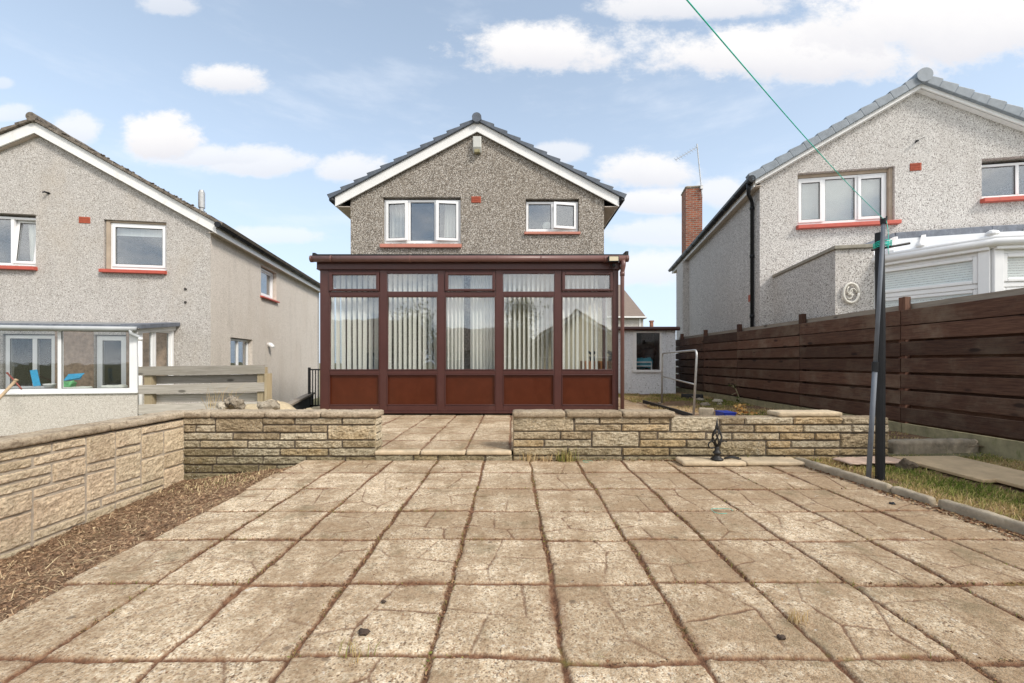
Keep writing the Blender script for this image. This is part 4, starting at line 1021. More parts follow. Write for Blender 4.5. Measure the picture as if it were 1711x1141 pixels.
m.build('downpipe', 'browngut', cons, world=True, smooth=True)
zr0, zr1 = q(431.0), 3.02
m = MB(); m.prism([(YC - .09, zr0), (8.79, zr1), (8.79, zr1 + .04), (YC - .09, zr0 + .04)], e(528), e(1042), 'x'); m.build('roof', 'tintroof', cons, world=True)
m = MB(); m.box(e(527), e(1045), YC - .115, YC - .07, zr0 - .012, zr0 + .036); m.box(e(527), e(532), YC - .11, YC + .2, zr0, zr0 + .06); m.box(e(1042), e(1047), YC - .12, YC + .3, zr0, zr0 + .085); m.build('roof_edge', 'black', cons, world=True, bevel=.005)
for x in (e(540), e(1030)):
    m = MB(); m.box(x - .03, x + .03, YC + .09, 8.79, .05, .80); m.box(x - .03, x + .03, YC + .09, 8.79, 2.30, 2.62); m.box(x - .025, x + .025, 7.75, 7.83, .8, 2.3); m.prism([(YC + .09, 2.62), (8.79, 2.62), (8.79, 3.0), (YC + .09, 2.66)], x - .02, x + .02, 'x')
    so_ = m.build('side_frame', 'brownpvc', cons, world=True)
    m = MB(); m.box(x - .005, x + .005, YC + .09, 8.79, .80, 2.30); m.build('side_pane', 'glass', so_, world=True)
m = MB(); m.box(e(541), e(1029), YC + .1, 8.78, .10, .17); m.build('inner_floor', 'floorint', cons, world=True)
m = MB(); m.box(-.2, e(1028), 8.70, 8.79, .17, 2.9); m.build('inner_wall', 'cream', cons, world=True)
# floodlight on the corner
fl = thing('floodlight', 'small black security floodlight with pale glass at the right end of the brown gutter', 'floodlight', (e(1020), YC - .16, q(437)))
m = MB(); m.box(e(1012), e(1029.5), YC - .20, YC - .155, q(442), q(432.5)); hd = m.build('lamp_head', 'black', fl, world=True, bevel=.006)
m = MB(); m.box(e(1013.5), e(1028), YC - .206, YC - .199, q(440.5), q(433.7)); m.build('lamp_glass', 'cream', hd, world=True)
m = MB(); m.lathe((e(1023), YC - .10, q(449)), [(0, 0), (.022, .006), (.034, .03), (.03, .055), (0, .062)], 14); m.build('motion_sensor', 'black', fl, world=True, smooth=True)
m = MB(); m.tube([(e(1015), YC - .16, q(444)), (e(1018), YC - .12, q(451)), (e(1024), YC - .08, q(452))], .006, 6); m.build('cable', 'black', fl, world=True)
# blinds and curtains: one thing per bay
def vblind(i, px0, px1, n, ang, label, skip=(), D=7.02, seed=0):
    random.seed(seed); m = MB(); zt, zb = Z(452, D), Z(621, D) - .02
    for k in range(n):
        if k in skip: continue
        x = X(px0 + (px1 - px0) * (k + .5) / n, D) + random.uniform(-.006, .006); w = .034; a = R_(ang - 16 + random.uniform(-6, 6)); sw = random.uniform(-.012, .012)
        c, s = math.cos(a) * w, math.sin(a) * w
        m.add([(x - c, D - s, zt), (x + c, D + s, zt), (x + c + sw, D + s, zb), (x - c + sw, D - s, zb), (x - c, D - s + .002, zt), (x + c, D + s + .002, zt), (x + c + sw, D + s + .002, zb), (x - c + sw, D - s + .002, zb)],
              [(3, 2, 1, 0), (4, 5, 6, 7), (0, 1, 5, 4), (1, 2, 6, 5), (2, 3, 7, 6), (3, 0, 4, 7)], random.random())
    m.box(X(px0, D), X(px1, D), D - .03, D + .03, zt, zt + .03)
    o = m.build('vertical_blind', 'blind'); return set_props(o, label, 'blind', 'vertical blinds in the conservatory')
vblind(0, 551, 634, 9, 58, 'cream vertical blind in the leftmost bay of the brown conservatory', (), seed=1)
vblind(1, 648, 731, 10, 60, 'cream vertical blind in the second conservatory bay from the left', (), seed=2)
vblind(3, 841, 926, 11, 66, 'cream evenly spaced vertical blind in the second bay from the right', (), seed=3)
vblind(4, 939, 1024, 11, 64, 'cream vertical blind in the rightmost bay, drawn clear of the orange cabinet', (8, 10), seed=4)
D = 7.02
curtain('curtain', (0, 0, 0), X(744, D), X(775, D), Z(621, D), Z(452, D), D, 'blind', 'cream gathered curtain at the left of the middle conservatory bay', 5, .0, 'curtains in the middle conservatory bay', .035)
curtain('curtain', (0, 0, 0), X(786, D), X(829, D), Z(621, D), Z(452, D), D, 'blind', 'cream gathered curtain at the right of the middle conservatory bay', 7, .0, 'curtains in the middle conservatory bay', .03)
cb = thing('cabinet', 'low orange wood cabinet inside the right end of the conservatory', 'cabinet', (X(995, 7.9), 7.9, .17))
m = MB(); m.box(X(975, 7.9), X(1016, 7.9), 7.9, 8.3, .17, Z(603, 7.9)); m.build('carcass', 'orange_wood', cb, world=True, bevel=.006)
m = MB(); m.box(X(977, 7.9), X(995, 7.9), 7.885, 7.9, .22, Z(606, 7.9)); m.box(X(997, 7.9), X(1014, 7.9), 7.885, 7.9, .22, Z(606, 7.9)); m.build('door', 'orange_wood', cb, world=True)
m = MB(); m.lathe((0, 0, 0), [(0, 0), (.05, 0), (.06, .09), (.0, .09)], 12)
for k in range(9):
    a = k * .7; m.tube([(0, 0, .09), (.05 * math.cos(a), .05 * math.sin(a), .16), (.10 * math.cos(a), .10 * math.sin(a), .17 + .02 * (k % 3))], [.012, .02, .004], 5)
o = m.build('pot_plant', 'blackiron', smooth=True); o.location = (X(990, 7.95), 7.98, Z(603, 7.9)); set_props(o, 'small dark pot plant on the orange cabinet in the conservatory', 'pot plant')
ch = thing('chair', 'black chair standing behind the blinds in the leftmost conservatory bay', 'chair', (X(617, 7.8), 7.8, .17))
cx = X(617, 7.8)
m = MB(); m.box(cx - .2, cx + .2, 7.65, 8.05, .58, .63); m.build('seat', 'black', ch, world=True, bevel=.01)
m = MB(); m.box(cx - .17, cx + .17, 8.03, 8.07, .80, 1.16); m.build('backrest', 'black', ch, world=True, bevel=.02)
for sx in (-.18, .18):
    for y in (7.68, 8.04): m = MB(); m.tube([(cx + sx, y, .17), (cx + sx * .95, y, .60 if y < 8 else .85)], .014, 8); m.build('leg', 'galv', ch, world=True)

# ================================================================== left neighbour house
FL = Frame(-7.246, 9.9, 9.4)
lh = thing('house', 'left house with light grey roughcast gable, mossy old tiles and red sills', 'house', (-7.246, 9.9, -.6), R_(9.4), 'detached gabled houses')
OFF = -(-.6)
class L_(MB):
    """coordinates measured from the world ground level, moved to the house base"""
    def build(s, *a, **k): s.v = [(x, y, z + .6) for x, y, z in s.v]; return MB.build(s, *a, **k)
AL, SLl, UL = 6.336, .5587, -3.499
def zl(u): return AL - SLl * abs(u - UL)
holesL = [(-2.235, -.945, 3.125, 4.27), (-5.2, -3.565, 3.14, 4.30), (-2.42, -1.78, -.45, 1.60), (-4.20, -3.20, .30, 1.60)]
m = L_(); holed_wall(m, [(-7.0, -.7), (-.001, -.7), (-.001, zl(0) - .03), (UL, AL - .03), (-7.0, zl(-7.0) - .03)], holesL, 0, .25)
m.prism([(-7.0, -.7), (0, -.7), (0, zl(0) - .03), (UL, AL - .03), (-7.0, zl(-7.0) - .03)], 8.45, 8.7)
m.box(-7.0, -6.75, .25, 8.45, -.7, zl(-7.0) - .04)
m.build('wall', 'dash_left', lh)
m = L_()
hs = [(2.75, 3.93, 3.0, 3.93), (.93, 2.19, .60, 1.62)]
w_ = MB(); holed_wall(w_, [(.004, -.7), (8.45, -.7), (8.45, zl(0) - .04), (.004, zl(0) - .04)], hs, -.0, -.25)
m.v = [(y, x, z) for x, y, z in w_.v]; m.f = [f[::-1] for f in w_.f]; m.t = w_.t
m.build('side_wall', 'dash_left_side_lit', lh)
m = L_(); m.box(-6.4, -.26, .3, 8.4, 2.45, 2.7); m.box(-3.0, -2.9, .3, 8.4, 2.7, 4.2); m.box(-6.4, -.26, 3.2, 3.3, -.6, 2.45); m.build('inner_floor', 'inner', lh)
rf = L_(); roof_side(rf, UL, AL + .01, UL + 3.77, zl(UL + 3.77) + .01, -.18, 8.9, 15, .042); roof_side(rf, UL, AL + .01, UL - 3.77, zl(UL + 3.77) + .01, -.18, 8.9, 15, .042)
for k in range(90):                                                    # moss cushions and mortar lumps along the verge
    s_ = random.uniform(.0, 3.5); u = UL + s_ * random.choice([1, 1, -1]); zz = zl(u) + random.uniform(.05, .11); r = random.uniform(.015, .04)
    rf.lathe((u, -.15 + random.uniform(-.02, .05), zz), [(0, -r * .5), (r, 0), (r * .7, r * .5), (0, r * .7)], 7, random.random())
rl = rf.build('roof', 'tile_old', lh, bevel=.01)
m = L_(); m.tube([(UL, -.20 + i * .45, AL + .07 + .012 * math.sin(i * 2.3)) for i in range(21)], .10, 12); m.build('ridge_tiles', 'tile_old', rl)
m = L_(); fv, fz = FL.vz(337, 318, -1.5); fr_, fz2 = FL.vz(337, 350, -1.5)
m.tube([(-1.5, fv, zl(-1.5)), (-1.5, fv, fz2 + .1)], .062, 14); m.tube([(-1.5, fv, fz2 + .05), (-1.5, fv, fz - .06)], .085, 14); m.tube([(-1.5, fv, fz - .06), (-1.5, fv, fz)], [.07, .06], 14); m.build('flue_pipe', 'galv', rl, smooth=False)
for B in (UL + 3.676, UL - 3.676):
    m = L_(); m.prism([(UL, AL), (B, zl(B)), (B, zl(B) - .25), (UL, AL - .25)][::(1 if B > UL else -1)], -.12, -.09); m.build('bargeboard', 'whiteboard', lh, bevel=.004)
    m = L_(); m.prism([(UL, AL - .262), (B, zl(B) - .262), (B, zl(B) - .252), (UL, AL - .252)][::(1 if B < UL else -1)], -.088, -.002); m.build('verge_soffit', 'soffit', lh)
m = L_(); m.box(.155, .18, -.088, 8.6, zl(.177) - .25, zl(.177) - .015); m.build('fascia', 'whiteboard', lh, bevel=.003)
m = L_(); m.box(.002, .154, -.085, 8.6, zl(.177) - .235, zl(.177) - .22); m.build('soffit', 'soffit', lh)
zg = zl(.23) - .03
m = L_(); m.tube([(.24, -.15, zg), (.24, 8.6, zg)], .058, 12); gl = m.build('gutter', 'black', lh, smooth=True)
for k in range(11):
    m = L_(); y = -.2 + k * .82; m.tube([(.24, y, zg), (.24, y + .05, zg)], .068, 12); m.build('gutter_joint', 'black', gl)
m = L_(); m.tube([(.24, -.18, zg), (.24, -.10, zg)], .072, 12); m.build('gutter_end', 'black', gl)
class LW:                                                              # window helpers with the same offset
    pass
def off_children(fo, dz=.6):
    for v in fo.data.vertices: v.co.z += dz
    for c in fo.children:
        for v in c.data.vertices: v.co.z += dz
w = window(lh, -2.14, -.957, 3.14, 4.22, .075, fr=.055, sash=(0,)); off_children(w)
w = window(lh, -5.2, -3.575, 3.14, 4.25, .09, mull=(-4.09,), fr=.055, opens={1: ('B', 6)}); off_children(w)
s_ = sill(lh, -2.27, -.93, 3.12, 0, .10, .085); off_children(s_); s_ = sill(lh, -5.3, -3.53, 3.12, 0, .10, .085); off_children(s_)
m = L_(); m.box(-2.21, -2.14, .04, .14, 3.14, 4.24); m.box(-2.21, -.957, .05, .14, 4.225, 4.262); m.build('window_surround', 'reveal', lh)
v_ = air_vent(lh, -2.725, -2.499, 4.155, 4.30, 0); off_children(v_)
# side windows: built in (v, u) and swapped
w = window(lh, 2.78, 3.90, 3.03, 3.90, -.16, fr=.055, ax='v', sash=(0,)); off_children(w)
w = window(lh, .96, 2.16, .62, 1.60, -.16, mull=(1.55,), fr=.055, ax='v'); off_children(w)
m = L_(); m.prism([(-.12, 2.95), (.085, 2.94), (.085, 2.985), (-.12, 3.03)], 2.70, 3.98); s_ = MB(); 
m.v = [(x, y, z) for (x, y, z) in m.v]; m.build('sill', 'redpaint', lh, bevel=.005)
vv, vz_ = FL.vz(448, 576, 0)
m = L_(); m.tube([(0, vv, vz_), (.07, vv, vz_), (.12, vv, vz_ - .05), (.12, vv, vz_ - .10)], [.075, .075, .07, .065], 12); m.build('boiler_outlet', 'upvc', lh, smooth=True)
m = L_(); bu, bz = FL.uz(81, 323); m.tube([(bu, 0, bz), (bu, -.09, bz), (bu - .04, -.10, bz - .02)], [.02, .02, .012], 8); m.tube([(bu + .03, 0, bz), (bu + .03, -.05, bz + .01)], .012, 6); m.build('cable_bracket', 'black', lh)
m = L_()
for (px, py) in ((310, 483), (310, 505)):
    bu, bz = FL.uz(px, py); m.tube([(bu, 0, bz), (bu, -.015, bz)], .03, 10)
m.build('vent_cap', 'dark', lh)
# sunroom of the left house
sr = L_(); SU = -.767
sr.box(-6.3, SU, -1.2, -1.05, -.7, .325); sr.box(SU - .15, SU, -1.05, -.002, -.7, .325); sr.build('sunroom_base_wall', 'dash_white', lh)
m = L_(); m.box(-6.3, SU + .02, -1.24, -1.03, .326, .362); m.box(SU - .16, SU + .03, -1.03, -.002, .326, .362); m.build('sunroom_sill', 'upvc', lh, bevel=.005)
def srw(u0, u1, v, ax='u', mull=(), fr=.05, sash=(), gm='glass_dark', zt=1.66):
    w = window(lh, u0, u1, .363, zt, v, mull=mull, fr=fr, ax=ax, sash=sash, gmat=gm, name='sunroom_window'); off_children(w); w.name = 'sunroom_window'
srw(-6.3, SU - .10, -1.20, mull=(-3.62, -2.165), fr=.055)
m = L_(); m.box(SU - .10, SU + .0, -1.20, -1.10, .363, 1.66); m.build('corner_post', 'upvc', lh, bevel=.005)
srw(-1.09, -.72, SU - .06, 'v', fr=.04); 
w = window(lh, -.70, -.03, .363, 1.75, SU - .06, fr=.06, ax='v', sash=(0,), gmat='glass_dark'); off_children(w)
m = L_(); m.prism([(-1.30, 1.67), (-.002, 1.83), (-.002, 1.89), (-1.30, 1.73)], -6.3, SU + .10, 'x'); m.build('sunroom_roof', 'polyroof', lh)
m = L_(); m.prism([(-1.315, 1.672), (-1.26, 1.681), (-1.26, 1.745), (-1.315, 1.736)], -6.3, SU + .105, 'x'); m.prism([(-1.30, 1.735), (-.002, 1.895), (-.002, 1.91), (-1.30, 1.75)], SU - .25, SU + .11, 'x'); m.prism([(-1.30, 1.66), (-.002, 1.82), (-.002, 1.91), (-1.30, 1.75)], SU + .101, SU + .116, 'x'); m.build('lead_edge', 'lead', lh, bevel=.004)
m = L_(); m.prism([(-1.26, 1.56), (-.002, 1.72), (-.002, 1.855), (-1.26, 1.655)], SU + .002, SU + .03, 'x'); m.build('sunroom_fascia', 'whiteboard', lh)
m = L_(); m.tube([(-6.3, -1.33, 1.665), (-4, -1.33, 1.66), (-2.2, -1.335, 1.652), (SU + .06, -1.33, 1.655)], .045, 12); m.build('sunroom_gutter', 'greyplastic', lh, smooth=True)
m = L_(); xx = SU + .04; m.tube([(xx - .08, -1.33, 1.64), (xx - .08, -1.33, 1.56), (xx + .0, -1.25, 1.50), (xx + .03, -1.24, 1.46)], .036, 12); m.build('gutter_outlet', 'greyplastic', lh, smooth=True)
m = L_(); m.tube([(xx + .03, -1.24, 1.48), (xx + .05, -1.24, -.5)], .034, 12); m.tube([(xx + .035, -1.24, 1.48), (xx + .035, -1.24, 1.42)], .041, 12); m.build('downpipe', 'whiteboard', lh, smooth=True)
m = L_(); m.box(-6.2, SU - .16, -1.03, -.01, -.62, -.45); m.build('sunroom_floor', 'floorint', lh)
m = L_(); m.box(-3.19, -2.43, -.012, -.003, -.45, 1.68); m.box(-1.77, SU - .16, -.012, -.003, -.45, 1.68); m.build('inner_brown_wall', 'intbrick', lh)
w = window(lh, -2.40, -1.80, -.42, 1.58, .04, fr=.11, gmat='glass_dark'); off_children(w)
w = window(lh, -4.18, -3.22, .33, 1.58, .04, mull=(-3.62,), fr=.08, gmat='glass_dark'); off_children(w)
def lplace(o, u, v, z, rz=0):
    p = Vector((FL.o[0] + FL.u[0] * u + FL.v[0] * v, FL.o[1] + FL.u[1] * u + FL.v[1] * v, z)); o.location = p; o.rotation_euler = (0, 0, FL.th + rz); return o
def atL(px, py, v): u, z = FL.uz(px, py, v); return u, v, z
m = MB(); m.box(-.055, .055, -.004, .004, 0, .34); o = m.build('blue_card', 'sky_blue', bevel=.003); u, v, z = atL(62, 645, -.9); lplace(o, u, v, z, .3); o.rotation_euler[1] = R_(-9); set_props(o, 'bright blue card standing on the sunroom sill of the left house', 'card')
m = MB(); m.box(-.055, .055, -.004, .004, 0, .34)
m2 = MB(); m2.add([(-.18, 0, 0), (.12, 0, .06), (.2, .02, .16), (-.1, .02, .14)], [(0, 1, 2, 3)]); m2.add([(-.16, .03, -.0), (.1, .03, .02), (.14, .05, .1), (-.16, .05, .08)], [(0, 1, 2, 3)])
o = m2.build('blue_bag', 'sky_blue'); u, v, z = atL(122, 636, -.9); lplace(o, u, v, z); set_props(o, 'crumpled blue bag beside the green one on the sunroom sill', 'bag')
m = MB(); m.rbox(-.13, .13, -.08, .08, 0, .16, step=.03, amp=.05, rnd=.02, freq=9); o = m.build('green_bag', 'greenpl', smooth=True); u, v, z = atL(112, 648, -.9); lplace(o, u, v, z); set_props(o, 'lumpy green bag on the sunroom sill of the left house', 'bag')
m = MB(); m.lathe((0, 0, 0), [(0, 0), (.07, 0), (.1, .08), (.105, .085), (.06, .02), (0, .01)], 16); o = m.build('white_bowl', 'upvc', smooth=True); u, v, z = atL(83, 648, -.9); lplace(o, u, v, z); set_props(o, 'small white bowl on the sunroom sill, left of the green bag', 'bowl')
m = MB(); m.rbox(-.21, .21, -.1, .1, 0, .085, step=.03, amp=.02, rnd=.03, freq=7); o = m.build('patterned_cushion', 'curtain', smooth=True); u, v, z = atL(191, 650, -.9); lplace(o, u, v, z); set_props(o, 'pale flat cushion at the right end of the sunroom sill', 'cushion')
m = MB(); m.rbox(-.26, .26, -.1, .1, 0, .06, step=.03, amp=.02, rnd=.02, freq=6); o = m.build('white_cloth', 'curtain', smooth=True); u, v, z = atL(127, 651, -.92); lplace(o, u, v, z); set_props(o, 'folded white cloth lying below the blue and green bags', 'cloth')
# tool handles leaning in the neighbour's garden
def handle(px0, py0, px1, py1, D0, D1, r, mat, name, label):
    m = MB(); a, b = Vector(P(px0, py0, D0)), Vector(P(px1, py1, D1)); m.tube([(0, 0, 0), (b - a) * .5 + Vector((.004, 0, .003)), b - a], r, 10); m.tube([(b - a) * .97, (b - a) * 1.003], r * 1.25, 10)
    o = m.build(name, mat, smooth=True); o.location = a; set_props(o, label, 'tool', 'tool handles at the left edge')
handle(-60, 728, 28, 634, 4.6, 5.0, .016, 'palewood', 'tool_handle', 'pale wooden tool handle leaning at the left edge of the view')
handle(36, 650, 12, 623, 7.9, 8.05, .014, 'redwood_handle', 'tool_handle', 'red brown tool handle crossing in front of the sunroom window')

# ================================================================== right neighbour house
FRr = Frame(5.2, 8.7, -10.5)
rh = thing('house', 'right house with white speckled pebbledash gable, blue grey tiles and a brick chimney', 'house', (5.2, 8.7, 0), R_(-10.5), 'detached gabled houses')
AR, SR, UR = 6.434, .5505, 2.844
def zr(u): return AR - SR * abs(u - UR)
hr = [(.72, 2.47, 3.78, 4.89), (3.93, 5.2, 4.12, 4.90)]
m = MB(); holed_wall(m, [(0, -.2), (5.69, -.2), (5.69, zr(5.69) - .03), (UR, AR - .03), (0, zr(0) - .03)], hr, 0, .25)
m.box(0, .25, .25, 8.3, -.2, zr(0) - .04); m.box(5.44, 5.69, .25, 8.3, -.2, zr(0) - .04); m.prism([(0, -.2), (5.69, -.2), (5.69, zr(5.69) - .03), (UR, AR - .03), (0, zr(0) - .03)], 8.3, 8.5)
m.build('wall', 'dash_right', rh)
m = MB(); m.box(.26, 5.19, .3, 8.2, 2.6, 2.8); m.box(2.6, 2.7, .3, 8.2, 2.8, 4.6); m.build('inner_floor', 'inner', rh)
rf = MB(); roof_side(rf, UR, AR, UR - 3.05, zr(UR - 3.05), -.14, 8.75, 12, .05); roof_side(rf, UR, AR, UR + 3.05, zr(UR + 3.05), -.14, 8.75, 12, .05)
rro = rf.build('roof', 'tile_r', rh, bevel=.006)
for sgn in (-1, 1):                                                    # dry verge units, one per course
    m = MB(); n = 12
    for i in range(n):
        a, b = i / n + .0005, (i + 1) / n + .002; x0, x1 = UR + sgn * 3.06 * a, UR + sgn * 3.06 * b; z0, z1 = zr(x0) , zr(x1)
        nx, nz = SR * sgn / math.hypot(1, SR), 1 / math.hypot(1, SR); t0, t1 = .120, .146
        poly = [(x0 - nx * .03, z0 - nz * .03), (x1 - nx * .03, z1 - nz * .03), (x1 + nx * t1, z1 + nz * t1), (x1 - sgn * .03 + nx * (t1 + .01), z1 + nz * (t1 + .01) + .012), (x0 + nx * t0, z0 + nz * t0)]
        m.prism(poly[::(1 if sgn > 0 else -1)], -.19, -.02, 'y', random.random())
    m.build('verge_units', 'tile_r', rro, bevel=.014, seg=3)
m = MB(); m.tube([(UR, -.22, AR + .09), (UR, 8.8, AR + .09)], .135, 20); m.build('ridge_tiles', 'tile_r', rro, smooth=False)
for sgn in (-1, 1):
    B = UR + sgn * 2.977
    m = MB(); m.prism([(UR, AR), (B, zr(B)), (B, zr(B) - .11), (UR, AR - .11)][::sgn], -.13, -.10); m.build('bargeboard', 'whiteboard', rh, bevel=.004)
    m = MB(); m.prism([(UR, AR - .12), (B, zr(B) - .12), (B, zr(B) - .112), (UR, AR - .112)][::-sgn], -.098, -.002); m.build('verge_soffit', 'whiteboard', rh)
zf = zr(-.133)
m = MB(); m.box(-.155, -.13, -.098, 8.6, zf - .16, zf - .01); m.build('fascia', 'whiteboard', rh, bevel=.003)
m = MB(); m.box(-.129, -.002, -.095, 8.6, zf - .15, zf - .135); m.build('soffit', 'soffit', rh)
m = MB(); m.tube([(-.215, -.17, zf - .02), (-.215, 8.6, zf - .02)], .055, 12); gr = m.build('gutter', 'black', rh, smooth=True)
for k in range(11):
    m = MB(); y = -.1 + k * .8; m.tube([(-.215, y, zf - .02), (-.215, y + .05, zf - .02)], .065, 12); m.build('gutter_joint', 'black', gr)
m = MB(); m.tube([(-.215, -.19, zf - .02), (-.215, -.11, zf - .02)], .072, 12); m.build('gutter_end', 'black', gr)
m = MB(); yd = .28; m.tube([(-.215, .0, zf - .05), (-.215, .0, zf - .16), (-.20, .06, zf - .25), (-.09, yd - .05, zf - .30), (-.05, yd, zf - .36), (-.05, yd, .0)], [.045, .04, .036, .036, .036, .036], 12)
for zc in (zf - .45, 2.0, 3.3): m.tube([(-.05, yd, zc), (-.05, yd, zc - .06)], .046, 12)
m.build('downpipe', 'black', rh, smooth=True)
window(rh, .735, 2.40, 3.83, 4.82, .12, mull=tuple(FRr.uz(p, 330, .1)[0] for p in (1377, 1432)), fr=.055, sash=(0, 2)); sill(rh, .69, 2.53, 3.80, 0, .10, .085)
m = MB(); m.box(2.405, 2.468, .06, .2, 3.79, 4.88); m.box(.725, 2.468, .10, .2, 4.825, 4.885); m.build('window_surround', 'reveal', rh)
window(rh, 3.95, 5.15, 4.15, 4.83, .12, mull=(4.6,), fr=.05); sill(rh, 3.90, 5.25, 4.125, 0, .10, .085)
air_vent(rh, 2.73, 2.925, 4.765, 4.915, 0)
bu, bz = FRr.uz(1530, 237); m = MB(); m.tube([(bu, 0, bz), (bu, -.06, bz)], .018, 8); m.tube([(bu, -.06, bz), (bu - .05, -.08, bz - .01)], .01, 6); m.tube([(bu, -.05, bz), (bu + .14, -.03, bz + .07)], .004, 5); m.build('cable_bracket', 'black', rh)
av, az = FRr.vz(1255, 497, 0); s_ = MB(); s_.box(-.012, .0, av - .07, av + .14, az - .08, az + .07); s_.build('air_vent', 'vent', rh)
# chimney breast on the side wall, chimney above
m = MB(); m.box(-.20, .0, 6.35, 7.35, 1.62, zf - .14); m.prism([(-.20, 1.62), (0, 1.40), (0, 1.62)], 6.35, 7.35); m.build('chimney_breast', 'dash_right', rh)
m = MB(); m.box(-.24, .0, 6.33, 7.37, 1.56, 1.62); m.box(-.17, .0, 6.37, 7.33, 1.48, 1.56); m.build('corbel', 'concrete', rh, bevel=.01)
c0, _z = FRr.uz(1146, 400, 6.45); c1, zt_ = FRr.uz(1173.5, 310, 6.45)
m = MB(); m.box(c0, c1, 6.45, 7.15, zr(max(c0, -.2)) - .15, zt_ - .0); cho = m.build('chimney', 'brick', rh)
m = MB(); m.rbox(c0 - .03, c1 + .03, 6.42, 7.18, zt_ - .07, zt_ + .02, step=.05, amp=.02, rnd=.02, tone=.2); m.build('chimney_cap', 'rubble', cho)
ae = thing('tv_aerial', 'thin leaning television aerial strapped to the brick chimney', 'aerial', tuple(Vector((FRr.o[0] + FRr.u[0] * c1 + FRr.v[0] * 6.4, FRr.o[1] + FRr.u[1] * c1 + FRr.v[1] * 6.4, zt_ - .4))))
Da = ae.location.y
a0, a1 = Vector(P(1173.5, 330, Da)), Vector(P(1164.5, 243, Da)); 
m = MB(); m.tube([a0, a1 + Vector((0, 0, .06))], .020, 8); m.build('mast', 'galv', ae, world=True)
b0, b1 = Vector(P(1129, 267, Da - .6)), Vector(P(1166, 245, Da + .05))
m = MB(); m.tube([b0, b1], .012, 6)
for k in range(9):
    c = b0.lerp(b1, k / 8.6); m.tube([c + Vector((-.02, .09, .1)), c + Vector((.02, -.09, -.1))], .006, 5)
m.build('boom', 'galv', ae, world=True)
m = MB(); m.box(-.05, .05, -.05, .05, -.04, .06); m.v = [tuple(Vector(v) + a0.lerp(a1, .18)) for v in m.v]; m.build('strap', 'galv', ae, world=True)
# flat roofed extension
ux0 = .27
m = MB(); m.box(ux0, .80, -2.2, -.002, -.1, 2.74); m.build('extension_wall', 'dash_right', rh)
m = MB(); m.box(ux0 - .03, .80, -2.24, -.003, 2.742, 2.80); m.build('extension_coping', 'concrete', rh, bevel=.008)
pu, pz = FRr.uz(1420, 490, -2.2)
pq = thing('wall_plaque', 'round cream scrollwork plaque hung on the white speckled extension wall', 'plaque', tuple(Vector((FRr.o[0] + FRr.u[0] * pu - FRr.v[0] * 2.22, FRr.o[1] + FRr.u[1] * pu - FRr.v[1] * 2.22, pz))), R_(-10.5))
m = MB(); m.tube([(.105 * math.cos(t * .314), -.01, .15 * math.sin(t * .314)) for t in range(21)], .018, 8); m.build('ring', 'plaque', pq, smooth=True)
m = MB()
for k, (r, a0_) in enumerate(((.06, 0), (.05, 2), (.045, 4))): m.tube([(r * (1 - t * .07) * math.cos(a0_ + t * .55) + .02 * math.cos(a0_), -.008, r * 1.4 * (1 - t * .07) * math.sin(a0_ + t * .55) + .04 * math.sin(a0_)) for t in range(11)], .010, 6)
m.build('scrollwork', 'plaque', pq, smooth=True)

# ================================================================== white conservatory of the right house
P0, P1 = Vector((5.60, 6.58, 0)), Vector((6.33, 5.47, 0)); P2 = P1 + Vector((FRr.u[0], FRr.u[1], 0)) * 2.6
wc = thing('conservatory', 'white framed conservatory with venetian blinds, seen over the brown fence', 'conservatory', (7, 6.2, 0))
def facet(Pa, Pb, cols, first):
    d = (Pb - Pa); Lf = d.length; d.normalize(); n = Vector((d.y, -d.x, 0))
    def mp(mb): mb.v = [tuple(Pa + d * x - n * y + Vector((0, 0, z))) for x, y, z in mb.v]; return mb
    m = MB(); m.box(0, .11, -.05, .07, 0, 2.46); m.box(Lf - .11, Lf, -.05, .07, 0, 2.46); m.box(.11, Lf - .11, -.02, .06, 2.40, 2.46); m.box(.11, Lf - .11, -.03, .06, .0, .9); mp(m).build('frame', 'upvc', wc, world=True, bevel=.008)
    n_ = cols; w = (Lf - .22) / n_
    for i in range(n_):
        a, b = .11 + w * i, .11 + w * (i + 1)
        m = MB(); fw = .05
        for z0, z1, y in ((2.03, 2.40, -.035), (.9, 1.96, -.012)):
            m.box(a, a + fw, y, .05, z0, z1); m.box(b - fw, b, y, .05, z0, z1); m.box(a + fw, b - fw, y + .001, .05, z0, z0 + fw); m.box(a + fw, b - fw, y + .001, .05, z1 - fw, z1)
        m.box(a, b, -.02, .06, 1.96, 2.03)
        fo = mp(m).build('window', 'upvc', wc, world=True, bevel=.01)
        for z0, z1 in ((2.03, 2.40), (.9, 1.96)):
            m = MB(); m.quad((a + fw, .01, z0 + fw), (b - fw, .01, z0 + fw), (b - fw, .01, z1 - fw), (a + fw, .01, z1 - fw)); mp(m).build('pane', 'glass', fo, world=True)
            m = MB(); k = 0; z = z1 - fw
            while z > z0 + fw:
                m.quad((a + fw, .05, z), (b - fw, .05, z), (b - fw, .060, z - .026), (a + fw, .060, z - .026)); z -= .034
            o = mp(m).build('venetian_blind', 'venet'); 
            base_ = Pa.copy(); o.location = (0, 0, 0)
            set_props(o, 'white venetian blind in the %s, %s' % ('top light' if z0 > 2 else 'tall pane', first[i]), 'blind', 'venetian blinds in the white conservatory')
facet(P0, P1, 1, ['angled side of the white conservatory'])
facet(P1, P2, 2, ['white conservatory front at the right edge', 'white conservatory front out of view'])
m = MB()
dA = (P1 - P0).normalized(); dB = (P2 - P1).normalized(); nA = Vector((dA.y, -dA.x, 0)); nB = Vector((dB.y, -dB.x, 0))
